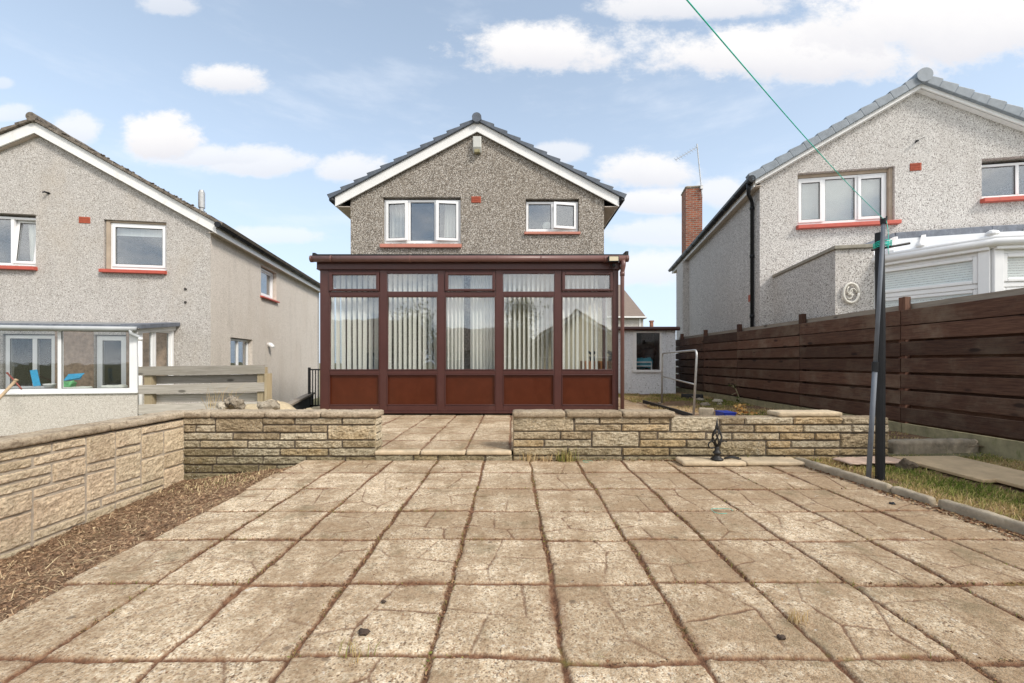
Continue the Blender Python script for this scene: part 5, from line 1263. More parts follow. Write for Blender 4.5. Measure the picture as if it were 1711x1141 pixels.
for (k, r, z) in ((0, .055, 2.545), (1, .03, 2.50), (2, .035, 2.60)):
    o_ = .09 if k != 1 else .05
    c = P1 + (nA + nB).normalized() * o_ * 1.05
    m.tube([P0 + nA * o_ - dA * .12 + Vector((0, 0, z)), c + Vector((0, 0, z)), P2 + nB * o_ + Vector((0, 0, z))], r, 12)
m.build('gutter', 'upvc', wc, world=True, smooth=True)
m = MB()
for Pa, Pb, nn_ in ((P0, P1, nA), (P1, P2, nB)):
    d = (Pb - Pa).normalized(); a, b = Pa + nn_ * .05, Pb + nn_ * .05; m.bar((a.x, a.y, 2.53), (b.x, b.y, 2.53), .08, .16)
m.build('eaves_beam', 'upvc', wc, world=True, bevel=.01)
def RW(u, v, z): return Vector((FRr.o[0] + FRr.u[0] * u + FRr.v[0] * v, FRr.o[1] + FRr.u[1] * u + FRr.v[1] * v, z))
E0, E1, E2 = P0 + nA * .06 + Vector((0, 0, 2.63)), P1 + (nA + nB).normalized() * .06 + Vector((0, 0, 2.63)), P2 + nB * .06 + Vector((0, 0, 2.63))
W0, W1, W2, W3 = RW(.82, -.05, 2.82), RW(2.45, -.05, 3.42), RW(4.05, -.05, 3.46), RW(5.4, -.05, 3.46)
m = MB(); th = Vector((0, 0, -.03))
for poly in ((E0, E1, W2, W1), (E0, W1, W0), (E1, E2, W3, W2)):   # three roof planes
    n = len(poly); m.add(list(poly) + [p + th for p in poly], [tuple(range(n)), tuple(range(2 * n - 1, n - 1, -1))] + [(i, i + n, (i + 1) % n + n, (i + 1) % n) for i in range(n)])
m.build('roof', 'whiteroof', wc, world=True)
m = MB()
for a, b in ((E0, W1), (E1, W2), (E0.lerp(E1, .5), W1.lerp(W2, .3)), (E1.lerp(E2, .4), W2.lerp(W3, .4)), (E0, W0), (E0.lerp(E1, .25), W1)):
    m.bar(a + Vector((0, 0, .02)), b + Vector((0, 0, .02)), .07, .05)
for a in (E0, E0.lerp(E1, .5), E1, E1.lerp(E2, .4)): m.rbox(a.x - .07, a.x + .07, a.y - .06, a.y + .06, a.z - .02, a.z + .075, step=.05, amp=0, rnd=.025)
m.build('glazing_bars', 'upvc', wc, world=True, bevel=.01)
m = MB(); 
for a, b in ((W0, W1), (W1, W2), (W2, W3)): m.bar(a + Vector((0, .01, .04)), b + Vector((0, .01, .04)), .05, .17)
m.build('lead_flashing', 'lead', wc, world=True, bevel=.01)
pp = P0 + nA * .1 - dA * .02
m = MB(); m.tube([(pp.x, pp.y, 2.5), (pp.x, pp.y, 0)], .037, 12); m.tube([(pp.x, pp.y, 2.42), (pp.x, pp.y, 2.30)], .044, 12); m.build('downpipe', 'upvc', wc, world=True, smooth=True)
m = MB(); m.box(5.9, 8.4, 6.6, 8.0, -.05, .12); m.build('inner_floor', 'floorint', wc, world=True)

# ================================================================== shed, house beyond, handrail, pole
YS = 11.4; es = lambda x: X(x, YS); qs = lambda y: Z(y, YS)
sh = thing('shed', 'white painted garden shed with a single window beside the brown fence', 'shed', (es(1085), YS, .09))
m = MB(); holed_wall(m, [(es(1030), .0), (es(1129), .0), (es(1129), qs(551)), (es(1030), qs(551))], [(es(1060), es(1103), qs(619), qs(556))], YS, YS + .05)
m.box(es(1030), es(1030) + .04, YS + .05, YS + 2.2, 0, qs(551)); m.box(es(1129) - .04, es(1129), YS + .05, YS + 2.2, 0, qs(551)); m.box(es(1030), es(1129), YS + 2.2, YS + 2.25, 0, qs(551))
m.build('wall', 'shed', sh, world=True)
m = MB(); m.box(es(1054.5), es(1060.5), YS - .02, YS, .09, qs(551)); m.box(es(1104), es(1109), YS - .02, YS, .09, qs(551)); m.build('cover_strip', 'shed', sh, world=True)
m = MB(); m.box(es(1028), es(1132), YS - .14, YS + 2.3, qs(551), qs(546.5)); m.build('roof', 'black', sh, world=True)
m = MB(); m.tube([(es(1027), YS - .12, qs(549.5)), (es(1132.5), YS - .12, qs(549.5))], .055, 10); m.build('fascia_gutter', 'brownpvc', sh, world=True)
m = MB(); a, b, c, d = es(1057), es(1105), qs(622), qs(553)
m.box(a, a + .1, YS - .035, YS + .02, c, d); m.box(b - .05, b, YS - .035, YS + .02, c, d); m.box(a + .1, b - .05, YS - .034, YS + .02, d - .05, d); m.box(a - .02, b + .02, YS - .06, YS + .02, c, c + .07); wf = m.build('window', 'whiteboard', sh, world=True, bevel=.005)
m = MB(); m.quad((a + .1, YS, c + .07), (b - .05, YS, c + .07), (b - .05, YS, d - .05), (a + .1, YS, d - .05)); m.build('pane', 'glass', wf, world=True)
m = MB(); m.box(es(1048), es(1112), YS + .9, YS + .92, .1, 1.85); m.build('inner_partition', 'dark', sh, world=True)
m = MB(); m.rbox(-.2, .2, -.12, .12, 0, .3, step=.04, amp=.07, rnd=.04, freq=6); o = m.build('teal_bag', 'teal', smooth=True); o.location = (es(1080) + .03, YS + .3, qs(616)); set_props(o, 'crumpled teal bag seen through the shed window', 'bag')
m = MB(); m.tube([(-.3, 0, -.14), (-.3, 0, .05), (.22, 0, .05), (.22, 0, -.16)], .018, 8); m.tube([(-.3, 0, -.06), (.22, 0, -.06)], .014, 8); o = m.build('white_rack', 'upvc'); o.location = (es(1078), YS + .14, qs(608)); set_props(o, 'small white wire rack in front of the teal bag in the shed', 'rack')
m = MB(); m.rbox(-.16, .2, -.1, .1, 0, .4, step=.05, amp=.09, rnd=.05, freq=5); m.tube([(-.5, 0, .1), (.1, 0, .42)], .02, 6); o = m.build('stored_tools', 'black', smooth=True); o.location = (es(1090), YS + .5, qs(604)); set_props(o, 'dark heap of stored tools behind the teal bag in the shed', 'tools')

Df = 30.0; xf = lambda x: X(x, Df); zf_ = lambda y: Z(y, Df)
fh = thing('house', 'far house with brown tiled roof showing over the white shed', 'house', (xf(1050), Df, 0), 0)
m = MB(); m.box(xf(985), xf(1075), Df, Df + 8, -.1, zf_(529.5)); m.build('wall', 'dash_left', fh, world=True)
m = MB(); m.prism([(Df - .3, zf_(530) - .1), (Df + 4.3, zf_(494) + 1.6), (Df + 8.6, zf_(530) - .1)], xf(978), xf(1062), 'x')
m.v = [(x + (.75 if x > xf(1050) and z < zf_(520) else (0 if x > xf(1050) else 0)), y, z) for x, y, z in m.v]
m.build('roof', 'tile_far', fh, world=True)
m = MB(); m.box(xf(978), xf(1077.5), Df - .34, Df - .30, zf_(531.5), zf_(529)); m.box(xf(1068), xf(1070), Df - .05, Df, .5, zf_(531)); m.build('eaves_board', 'whiteboard', fh, world=True)
ck = thing('chimney', 'small red brick chimney stack far off, just right of the far house', 'chimney', (X(1089.5, 34), 34, 0))
m = MB(); m.box(X(1087.5, 34), X(1091.8, 34), 34, 34.3, 0, Z(536, 34)); m.build('stack', 'brick', ck, world=True); m = MB(); m.box(X(1086.7, 34), X(1092.6, 34), 33.96, 34.34, Z(537.5, 34), Z(535.3, 34)); m.build('cap', 'brick', ck, world=True)

hr_ = thing('handrail', 'bare galvanised tube handrail standing at the edge of the grass patch', 'handrail', (3.05, 7.7, .09))
A_, B_ = Vector((X(1105.8, 8.9), 8.9, .08)), Vector((X(1158.5, 6.35), 6.35, .08)); tA, tB = Vector((X(1107, 8.9), 8.9, Z(590, 8.9))), Vector((X(1164, 6.35), 6.35, Z(585, 6.35)))
dd = (tB - tA).normalized()
def arc(p, d0, d1, r): return [p - d0 * r, p - d0 * r * .45 + d1 * r * .08, p - d0 * r * .08 + d1 * r * .45, p + d1 * r]
m = MB(); m.tube([A_] + arc(tA, Vector((0, 0, 1)), dd, .10) + arc(tB, dd, Vector((0, 0, -1)), .10) + [B_], .017, 12); m.build('rail_tube', 'galv', hr_, world=True, smooth=True)
m = MB(); m.tube([A_.lerp(tA, .54), B_.lerp(tB, .51)], .013, 10); m.build('cross_rail', 'galv', hr_, world=True, smooth=True)

pole = thing('clothes_pole', 'black square clothes pole with a cross bar, standing at the patio kerb', 'clothes pole', (X(1470.5, 3.5), 3.5, 0))
Dq = 3.5; x0 = X(1470.5, Dq)
m = MB(); m.tube([(x0, Dq, -.1), (x0 + .004, Dq, 1.2), (x0 - .004, Dq, Z(389, Dq))], [.034, .034, .033], 10); m.build('post', 'black', pole, world=True)
m = MB(); m.tube([(X(1448, Dq), Dq - .05, Z(420.5, Dq)), (X(1501, Dq), Dq - .10, Z(412, Dq))], .0095, 8); m.build('cross_bar', 'blackiron', pole, world=True)
prop = thing('clothes_prop', 'grey aluminium clothes prop leaning against the black pole', 'clothes prop', P(1451, 789, 3.52))
pb, pt = Vector(P(1451, 789, 3.40)), Vector(P(1476.5, 368, 3.42)); pb.z = .01
m = MB(); m.tube([pb.lerp(pt, .40), pt], .0145, 12); m.build('upper_tube', 'greymetal', prop, world=True, smooth=True)
m = MB(); m.tube([pb, pb.lerp(pt, .43)], .0175, 12); m.build('lower_tube', 'greymetal', prop, world=True, smooth=True)
m = MB(); m.tube([pb.lerp(pt, .415), pb.lerp(pt, .452)], .022, 12); m.build('clamp_collar', 'black', prop, world=True)
m = MB(); m.tube([pt - (pt - pb).normalized() * .03, pt + Vector((0, 0, .012))], [.021, .024], 12); m.tube([pt + Vector((-.02, 0, .0)), pt + Vector((-.026, 0, .035))], .006, 6); m.tube([pt + Vector((.02, 0, .0)), pt + Vector((.026, 0, .035))], .006, 6); m.build('forked_tip', 'black', prop, world=True)
# green washing line
tip = pt + Vector((0, 0, .01)); far = Vector(P(1148, 0, 1.22)); d = (far - tip)
pts = [tip + d * t + Vector((0, 0, -.03 * math.sin(math.pi * min(1, t)))) for t in [i / 16 for i in range(0, 30)]]
m = MB(); m.tube(pts, .0021, 8)
o = m.build('washing_line', 'rope', smooth=True); set_props(o, 'thin green washing line running from the prop tip up over the patio', 'washing line')
m = MB(); m.tube([tip + Vector((.006, -.02, -.02)), tip + Vector((.012, -.03, -.12)), tip + Vector((.01, -.03, -.26)), tip + Vector((.016, -.03, -.30))], .002, 6)
for zz in (.0, .012, .026, -.014): m.tube([(x0 + .045 * math.cos(a * .63), Dq - .02 + .075 * math.sin(a * .63), Z(411, Dq) + zz + .006 * math.sin(a * 1.3)) for a in range(11)], .0034, 6)
for k in range(3): m.tube([(x0 - .03 + .012 * k, Dq - .09, Z(409, Dq)), (x0 - .035 + .01 * k, Dq - .09, Z(416, Dq) - .01 * k)], .0032, 6)
o = m.build('rope_coil', 'rope', smooth=True); set_props(o, 'green rope end wrapped round the top of the black pole', 'rope')

# ================================================================== iron finial on the loose slab
Dn = 3.93; fx = X(1198, Dn); fz0 = .047
fi = thing('iron_finial', 'black wrought iron cage finial standing on the pale slab', 'finial', (fx, Dn, fz0))
m = MB(); m.lathe((fx, Dn, fz0), [(0, 0), (.055, 0), (.058, .012), (.045, .022), (.028, .034), (.024, .05), (.036, .062), (.040, .072), (.028, .085), (.018, .095), (.022, .12), (.016, .13), (.0, .13)], 18); m.build('base', 'blackiron', fi, world=True, smooth=True)
m = MB()
for k in range(6):
    a0_ = k * math.pi / 3
    m.tube([(fx + r * math.cos(a0_ + tw), Dn + r * math.sin(a0_ + tw), fz0 + z) for z, r, tw in ((.12, .008, 0), (.15, .026, .35), (.19, .043, .8), (.225, .045, 1.2), (.265, .03, 1.6), (.295, .012, 1.9))], .0068, 7)
m.build('cage', 'blackiron', fi, world=True, smooth=True)
m = MB(); m.tube([(fx, Dn, fz0 + .29), (fx, Dn, fz0 + .31), (fx, Dn, fz0 + .335), (fx + .002, Dn, fz0 + .40)], [.016, .019, .010, .003], 10); m.build('spike', 'blackiron', fi, world=True, smooth=True)
for pts_, r_s in (([(fx - .055 + .032 * math.cos(t * .5), Dn - .01, fz0 + .145 + .032 * math.sin(t * .5)) for t in range(12)], .007), ([(fx + .03, Dn, fz0 + .17), (fx + .07, Dn, fz0 + .18), (fx + .095, Dn, fz0 + .172)], .006), ([(fx - .03, Dn, fz0 + .185), (fx - .07, Dn, fz0 + .19)], .006)):
    m = MB(); m.tube(pts_, r_s, 7); m.build('scroll', 'blackiron', fi, world=True, smooth=True)
m = MB(); m.tube([(0, 0, .01), (.07, .01, .016), (.13, -.02, .01), (.15, -.015, .01)], .008, 6); m.tube([(.02, .03, .01), (.1, .03, .02), (.15, .02, .012)], .007, 6); o = m.build('iron_scrap', 'blackiron', smooth=True); o.location = (X(1212, 3.93), 3.95, .047); set_props(o, 'twisted black iron scrap lying beside the finial', 'iron scrap')

# blue tray, dry plant, stones and bits in the upper bed
tr_ = thing('blue_tray', 'small blue plastic tray on the ground behind the low wall', 'tray', (X(1212, 5.3), 5.3, .2)); zt5 = Z(688, 5.3)
m = MB(); x0_, x1_ = X(1203, 5.3), X(1222.5, 5.3); m.box(x0_, x1_, 5.2, 5.42, zt5 - .07, zt5 - .055); m.box(x0_, x0_ + .006, 5.2, 5.42, zt5 - .055, zt5); m.box(x1_ - .006, x1_, 5.2, 5.42, zt5 - .055, zt5); m.box(x0_, x1_, 5.2, 5.206, zt5 - .055, zt5); m.box(x0_, x1_, 5.414, 5.42, zt5 - .055, zt5); m.build('tray_body', 'blue', tr_, world=True)
m = MB(); m.box(x0_ - .006, x1_ + .006, 5.19, 5.43, zt5 - .008, zt5 + .004); m.v[:] = m.v; m.build('tray_rim', 'blue', tr_, world=True)
slab_thing('kerbstone', 'thin upright kerb piece behind the low wall, left of the blue tray', 'kerbstone', (X(1167, 5.5), X(1203, 5.3), 5.45, 5.5, .0, Z(681, 5.5)), R_(-22), 'kerb')
def scatter_stones(lst, prefix, group):
    for i, (px, py, D, s, lab) in enumerate(lst):
        s *= .62; mm = MB(); mm.rbox(-s * 1.3, s * 1.3, -s, s, -s * .6, s * .6, step=s * .4, amp=s * .3, rnd=s * .4, freq=1.6 / s, tone=random.random())
        o = mm.build('stone', 'rubble', smooth=True); o.location = P(px, py, D); o.location.z = .09 + s * .5; o.rotation_euler = (0, 0, random.random() * 3); set_props(o, lab, 'stone', group)
scatter_stones([(1178, 672, 8.2, .11, 'white lumpy stone in the grass right of the handrail'), (1199, 668, 8.9, .12, 'pale stone, the larger one at the foot of the fence'), (1203, 672, 8.4, .07, 'tiny white stone next to the larger pale stone by the fence'),
                (1157, 661, 10, .14, 'grey stone behind the handrail leg'), (1170, 665, 9.3, .10, 'grey white stone between the handrail and the fence'), (1225, 684, 6.4, .06, 'pale stone behind the blue tray'), (1250, 685, 6.3, .09, 'flat pale stone right of the dry plant'), (1102, 672, 8.7, .05, 'small white stone at the left foot of the handrail'), (1163, 690, 6.2, .05, 'small white stone at the right foot of the handrail')], 's', 'stones in the upper grass patch')
slab_thing('edging_board', 'rough low timber edging in front of the shed corner', 'edging', (X(1122, 10.6), X(1185, 9.6), 9.9, 10.0, .05, .2), R_(-38), 'darktimber')
m = MB()
pl_ = [P(1075, 665, 8.9), P(1100, 674, 8.0), P(1130, 684, 7.2), P(1158, 694, 6.5)]
for a, b in zip(pl_[:-1], pl_[1:]): m.bar((a[0], a[1], .11), (b[0], b[1], .11), .03, .09)
o = m.build('lawn_edging', 'darktimber'); set_props(o, 'thin curved dark edging strip between the paving and the upper grass patch', 'edging')

def leafset(n, cx_, cy_, cz_, rx, ry, rz_, size, tone=(0, 1)):
    p = rng.normal(size=(n, 3)); p /= np.linalg.norm(p, axis=1)[:, None]; p *= rng.uniform(.3, 1, n)[:, None] ** .5
    p = p * np.array([rx, ry, rz_]) + np.array([cx_, cy_, cz_]); V, F = chips(p, size); return V, F, rng.uniform(*tone, n)
dp = thing('dry_plant', 'dry yellow plant with withered leaves behind the low wall, right of the blue tray', 'plant', (X(1240, 5.6), 5.6, .12))
zz = Z(690, 5.6)
m = MB()
for k in range(6):
    x = X(1233 + k * 3.2, 5.6); m.tube([(x, 5.6, .1), (x + random.uniform(-.02, .02), 5.6 + random.uniform(-.04, .04), zz + .06), (x + random.uniform(-.03, .03), 5.6, zz + random.uniform(.08, .17))], [.004, .003, .002], 5)
m.build('stem', 'bark', dp, world=True)
def leaf_part(root, parts, mat, name='leaves'):
    Vs, Fs, Ts = [], [], []; k = 0
    for V, F, T in parts: Vs.append(V); Fs.append(F + k); Ts.append(T); k += len(V)
    V = np.concatenate(Vs) - np.array(root.location) if root is not None else np.concatenate(Vs)
    return np_mesh(name, V, np.concatenate(Fs), mat, root, tone=np.concatenate(Ts))
leaf_part(dp, [leafset(70, X(1238, 5.6), 5.6, zz + .06, .10, .06, .09, .022), leafset(60, X(1240, 5.6), 5.6, zz + .0, .2, .1, .015, .025)], 'dryleaf')
tp = thing('tall_weed', 'spindly grey green weed growing against the fence', 'plant', (X(1232, 8.3), 8.3, .1))
m = MB(); a = P(1236, 668, 8.3); b = P(1232, 655, 8.3); c = P(1224, 643, 8.3); 
m.tube([(a[0], a[1], .08), a, b, c], [.012, .011, .009, .005], 6); m.tube([b, P(1222, 660, 8.3)], [.007, .003], 5); m.tube([b, P(1229, 648, 8.3), P(1221, 645, 8.3)], [.006, .005, .003], 5); m.build('stem', 'greenconcrete', tp, world=True)
leaf_part(tp, [leafset(14, *P(1223, 645, 8.3), .1, .05, .05, .03), leafset(16, *P(1234, 668, 8.3), .06, .05, .09, .03)], 'leaf')

# ================================================================== weeds, grass, straw, joint debris
def on(zf, x, y): return zf(np.asarray(x), np.asarray(y))
def tuft(name, label, cat, x, y, z, n, h, w, spread, tone, group=None, lean=.7):
    p = np.stack([rng.normal(0, spread, n), rng.normal(0, spread * .6, n), np.zeros(n)], 1); V, F = blades(p, h, w, lean)
    o = np_mesh(name, V, F, 'grass', tone=rep2(rng.uniform(*tone, n))); o.location = (x, y, z); return set_props(o, label, cat, group)
tuft('grass_tuft', 'green grass tuft at the foot of the low wall, right of the step', 'grass tuft', X(944, 4.08), 4.08, .0, 110, .13, .006, .05, (.2, .7))
tuft('grass_tuft', 'withered brown tuft at the corner of the step and the low wall', 'grass tuft', X(884, 4.08), 4.08, .0, 60, .10, .005, .05, (.6, 1))
tuft('grass_tuft', 'reddish dry weed between the two tufts at the wall foot', 'grass tuft', X(916, 4.08), 4.08, .0, 26, .09, .006, .03, (.8, 1))
tuft('grass_tuft', 'straw coloured grass tuft in a patio joint at the lower right', 'grass tuft', *[.0 + v for v in (X(1333, 678 / 436.), 678 / 436., .0)], 40, .055, .003, .018, (.6, 1))
tuft('grass_tuft', 'thin green grass tuft in a patio joint near the bottom of the frame', 'grass tuft', X(588, 1.38), 1.38, -.005, 34, .05, .003, .03, (.3, .9))
tuft('grass_tuft', 'long thin grass growing behind the left wall in front of the plank screen', 'grass tuft', X(370, 5.0), 5.0, .42, 40, .33, .005, .10, (.6, 1), lean=1.0)
tuft('grass_tuft', 'grass tuft at the foot of the low wall behind the finial', 'grass tuft', X(1240, 4.1), 4.11, .0, 50, .06, .005, .06, (.2, .8))
n = 14000; x = rng.uniform(2.93, 4.88, n * 3); y = rng.uniform(.8, 4.25, n * 3)
dens_ = snoise(x, y, 800, 4, 1.6)
onslab = ((abs(x - 4.02) < .34) & (abs(y - 3.69) < .41)) | ((abs(x - 4.10) < .34) & (abs(y - 2.91) < .41)) | ((abs(x - 3.42) < .3) & (abs(y - 3.93) < .1))
keep = (dens_ > -.16) & ~onslab; x, y = x[keep], y[keep]
V, F = blades(np.stack([x, y, rbz(x, y) - .004], 1), .052, .0055, .9)
tn = np.clip(.45 + snoise(x, y, 820, 4, 2.2) * 1.5 + rng.normal(0, .2, len(x)), 0, 1)
x2 = rng.uniform(2.95, 4.88, 2600); y2 = rng.uniform(.8, 4.25, 2600); V2, F2 = blades(np.stack([x2, y2, rbz(x2, y2) + .008], 1), .06, .003, .5, flat=1)
stuff('grass', [(V, F, rep2(tn)), (V2, F2, rep2(rng.uniform(.6, 1, 2600)))], 'grass', 'patchy green and straw coloured grass between the kerb and the fence', 'grass')
n = 22000; x = rng.uniform(2.62, 4.85, n); y = 4.4 + rng.uniform(0, 1, n) ** .8 * 7; kk = snoise(x, y, 850, 4, 1.3) > -.10; kk &= x > 1.52 + (8.9 - y) * .05 + .95; x, y = x[kk], y[kk]
V, F = blades(np.stack([x, y, ubz(x, y) - .004], 1), .05, .008, .9)
stuff('grass', [(V, F, rep2(np.clip(.5 + snoise(x, y, 870, 4, 1.2) * 1.4 + rng.normal(0, .18, len(x)), 0, 1)))], 'grass', 'thin yellow green grass of the upper patch in front of the shed', 'grass')
n = 9000; x = rng.uniform(-3.3, -1.95, n); y = rng.uniform(.9, 4.1, n); V, F = blades(np.stack([x, y, bedz(x, y) + .003], 1), .055, .0035, .5, flat=1)
n3 = 14000; x3 = rng.uniform(-3.3, -1.93, n3); y3 = rng.uniform(.9, 4.12, n3); V3, F3 = chips(np.stack([x3, y3, bedz(x3, y3) + .002], 1), .011)
n4 = 420; x4 = rng.normal(-2.75, .25, n4); y4 = rng.normal(3.85, .16, n4).clip(3.4, 4.1); V4, F4 = blades(np.stack([x4, y4, bedz(x4, y4)], 1), .034, .005, .9)
n5 = 160; x5 = rng.uniform(-3.25, -2.0, n5); y5 = rng.uniform(1.5, 4.1, n5); V5, F5 = blades(np.stack([x5, y5, bedz(x5, y5) + .01], 1), .17, .004, .5, flat=1)
stuff('straw_mulch', [(V, F, rep2(rng.beta(1.6, 1.5, n) * .95)), (V3, F3, rng.beta(1.3, 2.2, n3) * .9), (V4, F4, rep2(rng.uniform(.85, 1, n4))), (V5, F5, rep2(rng.uniform(.8, .93, n5)))], 'straw', 'brown chippings and dry straw scattered over the soil bed by the left wall', 'mulch')
# debris along the joints of the patio
jp = []
def colx(j, y): k = (y - 1.3) / 2.8; return np.array(colsN)[j] * (1 - k) + np.array(colsF)[j] * k
nj = 5200; j = rng.integers(0, len(colsN), nj); yj = rng.uniform(1.15, 4.1, nj); xj = colx(j, yj) + rng.normal(0, .008, nj) - snoise(colx(j, yj), yj, 21, 3, 3.0) * .022
nr = 4200; ry = np.array(rowsfar)[rng.integers(1, len(rowsfar), nr)]; rx = rng.uniform(-1.95, 2.85, nr); ry = ry + rng.normal(0, .008, nr) - snoise(rx, ry, 41, 3, 2.2) * .026
xk, yk = np.concatenate([xj, rx]), np.concatenate([yj, ry]); dk = snoise(xk, yk, 900, 4, 2.4); sel = (dk > -.03) & (yk < 4.12) & (xk < 2.75); xk, yk = xk[sel], yk[sel]
V, F = chips(np.stack([xk, yk, np.full(len(xk), -.004)], 1), .0055); nb = 2200; ib = rng.integers(0, len(xk), nb); V2, F2 = blades(np.stack([xk[ib], yk[ib], np.full(nb, -.006)], 1), .022, .0022, 1.3)
ns = 700; xs_ = rng.uniform(-1.9, 2.7, ns); ys_ = rng.uniform(1.2, 4.1, ns); V3, F3 = chips(np.stack([xs_, ys_, np.full(ns, .002)], 1), .0045)
mg = snoise(xk, yk, 930, 3, 3.3)
nk = 1500; xe = 2.74 + .13 * rng.random(nk) ** 2; ye = rng.uniform(1.6, 4.0, nk); xe = 2.79 + (4.0 - ye) * .055 - .02 - .09 * rng.random(nk) ** 2; V4, F4 = chips(np.stack([xe, ye, np.full(nk, .004)], 1), .011)
nw = 900; xw = rng.uniform(0, 3.7, nw); V5, F5 = chips(np.stack([xw, 4.115 - .06 * rng.random(nw) ** 2, np.full(nw, .003)], 1), .009)
stuff('joint_debris', [(V, F, np.clip(.35 + mg * 1.2 + rng.normal(0, .2, len(xk)), 0, 1)), (V2, F2, rep2(rng.uniform(.6, 1, nb))), (V3, F3, rng.uniform(0, .7, ns)), (V4, F4, rng.uniform(0, .8, nk)), (V5, F5, rng.uniform(0, .95, nw))], 'debris', 'crumbs of soil, moss and dry leaf lying in the patio joints', 'debris')
for i, (px, py, s, lab) in enumerate([(1207, 855, .05, 'loop of green twine lying on the right of the patio'), (982, 772, .035, 'faint loop of green twine at the wall foot, near the grass tuft')]):
    D = 678.3 / (py - 604); m = MB(); m.tube([(s * 1.4 * math.cos(a * .6) * (1 + .1 * math.sin(a * 2)), s * math.sin(a * .6), .004 + .003 * math.sin(a * 1.7)) for a in range(9)], .0012, 6)
    o = m.build('twine_loop', 'rope', smooth=True); o.location = (X(px, D), D, .002); set_props(o, lab, 'twine')
for i, (px, py, s, lab) in enumerate([(1491, 843, .018, 'black crumpled scrap on the patio near the kerb'), (1306, 1067, .014, 'small dark clod on the patio at the lower right'), (608, 1060, .020, 'dark round clod on the patio, bottom left of centre'), (641, 1007, .010, 'tiny dark clod on the patio above the larger one')]):
    D = 678.3 / (py - 604); m = MB(); m.rbox(-s, s, -s * .8, s * .8, 0, s * .8, step=s * .4, amp=s * .35, rnd=s * .4, freq=1.5 / s, tone=.1)
    o = m.build('clod', 'clod' if i else 'black', smooth=True); o.location = (X(px, D), D, .0); set_props(o, lab, 'clod', 'scraps on the patio')

# ================================================================== what stands behind the camera (seen in the glass)
def tree(x, y, z, h, r, label, seed):
    rg = np.random.default_rng(seed); t = thing('tree', label, 'tree', (x, y, z), 0, 'trees behind the viewpoint'); m = MB(); m.tube([(x, y, z), (x + .1, y, z + h * .3), (x, y + .1, z + h * .6)], [.22, .16, .07], 8)
    parts = []
    for k in range(16):
        a = rg.uniform(0, 6.28); rr = rg.uniform(.2, .75) * r; c = (x + rr * math.cos(a), y + rr * math.sin(a), z + h * rg.uniform(.42, .9)); m.tube([(x, y, z + h * .35), c], [.07, .02], 5)
        p = rg.normal(size=(420, 3)) * r * .20 + np.array(c); V, F = chips(p, .085); parts.append((V, F, rg.random(420)))
    m.build('trunk', 'bark', t, world=True); leaf_part(t, parts, 'leaf', 'crown')
tree(-6.3, -14, -1.5, 6.6, 2.6, 'bushy tree behind the viewpoint, mirrored in the second conservatory bay', 1)
tree(1.0, -15, -1.5, 7.0, 2.4, 'bushy tree behind the viewpoint, mirrored in the second bay from the right', 2)
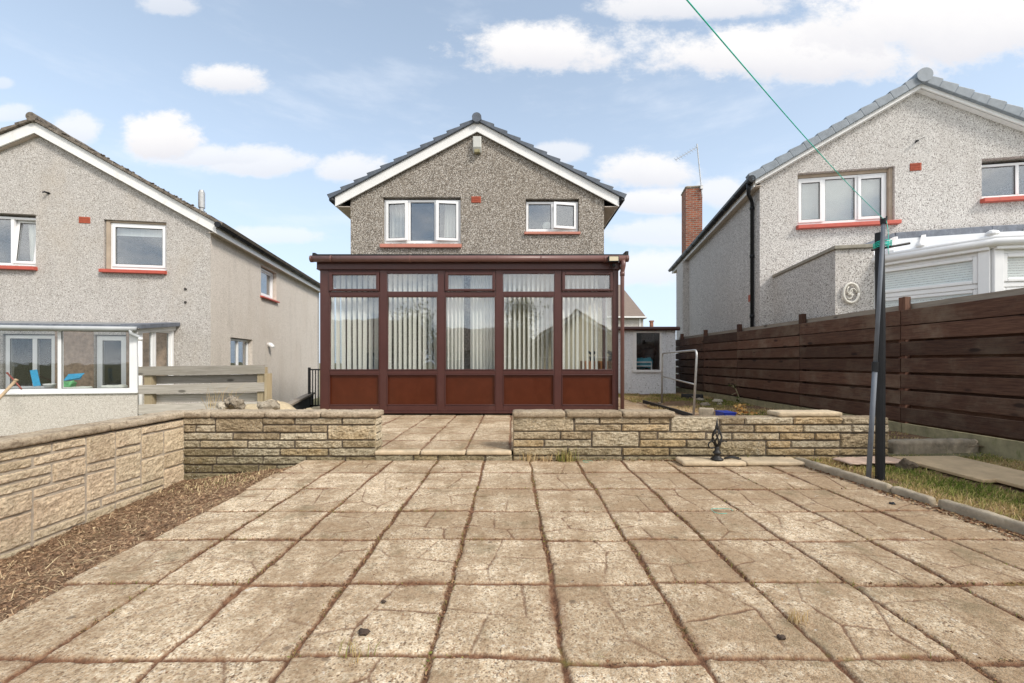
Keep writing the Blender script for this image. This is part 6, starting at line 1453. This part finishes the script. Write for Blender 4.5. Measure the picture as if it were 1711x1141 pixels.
def back_house(x, y, w, ze, zp, label, gable=True):
    t = thing('house', label, 'house', (x, y, -1.6), 0, 'houses behind the viewpoint'); m = MB()
    if gable:
        m.prism([(x - w / 2, -1.6), (x + w / 2, -1.6), (x + w / 2, ze), (x, zp), (x - w / 2, ze)], y - 7, y); m.build('wall', 'dash_back', t, world=True)
        m = MB()
        for s in (-1, 1): m.prism([(x, zp), (x + s * (w / 2 + .3), ze - .15), (x + s * (w / 2 + .3), ze + .0), (x, zp + .16)], y - 7.3, y + .3)
        m.build('roof', 'tile_far', t, world=True)
        m = MB()
        for s in (-1, 1): m.prism([(x, zp), (x + s * (w / 2 + .3), ze - .15), (x + s * (w / 2 + .3), ze - .35), (x, zp - .2)], y + .3, y + .33)
        m.build('bargeboard', 'whiteboard', t, world=True)
    else:
        m.box(x - w / 2, x + w / 2, y - 7, y, -1.6, ze); m.build('wall', 'dash_back', t, world=True)
        m = MB(); m.prism([(y - 7.3, ze), (y + .3, ze), (y - 3.5, zp)], x - w / 2 - .3, x + w / 2 + .3, 'x'); m.build('roof', 'tile_far', t, world=True)
    for u in (-.28, .28):
        m = MB(); m.box(x + u * w - .7, x + u * w + .7, y, y + .04, .2, 1.3); wo = m.build('window', 'upvc', t, world=True); m = MB(); m.box(x + u * w - .6, x + u * w + .6, y + .04, y + .05, .3, 1.2); m.build('pane', 'dark', wo, world=True)
back_house(-12.5, -18, 8.5, 2.1, 4.6, 'wide low house behind the viewpoint, mirrored in the leftmost bay', False)
back_house(-2.6, -20, 7.5, 1.9, 4.0, 'brown roofed house behind the viewpoint, mirrored in the middle bay', False)
back_house(4.6, -16, 7, 2.2, 4.6, 'grey gabled house behind the viewpoint, mirrored in the right bays')
back_house(12.5, -15, 8, 2.8, 5.2, 'pale gabled house behind the viewpoint, farthest right in the reflections')
# blinds and curtains of the neighbours' windows
m = MB(); m.box(-2.08, -1.0, .16, .17, 4.55, 4.80 + .0); o = m.build('roller_blind', 'whiteblind'); o.location = (-7.246, 9.9, -.6); o.rotation_euler = (0, 0, FL.th); set_props(o, 'white roller blind half lowered in the square window of the left house', 'blind')
curtain('curtain', (-7.246, 9.9, -.6), -3.92, -3.60, 3.6, 4.85, .24, 'curtain', 'white curtain drawn to the right in the leftmost window of the left house', 4, 0, rz=FL.th, lean=.06)
def venetian(u0, u1, z0, z1, v, label):
    mm = MB(); z = z1
    while z > z0:
        mm.quad((u0, v, z), (u1, v, z), (u1, v + .02, z - .02), (u0, v + .02, z - .02)); z -= .027
    o = mm.build('venetian_blind', 'venet'); o.location = (5.2, 8.7, 0); o.rotation_euler = (0, 0, FRr.th); return set_props(o, label, 'blind', 'venetian blinds in the right house window')
mu = [FRr.uz(p, 330, .1)[0] for p in (1377, 1432)]
venetian(.80, mu[0] - .03, 3.87, 4.80, .22, 'closed grey blind behind the left pane of the right house window')
venetian(mu[0] + .03, mu[1] - .03, 3.87, 4.80, .22, 'closed grey blind behind the middle pane of the right house window')
venetian(mu[1] + .03, 2.36, 3.87, 4.80, .22, 'closed grey blind behind the right pane of the right house window')
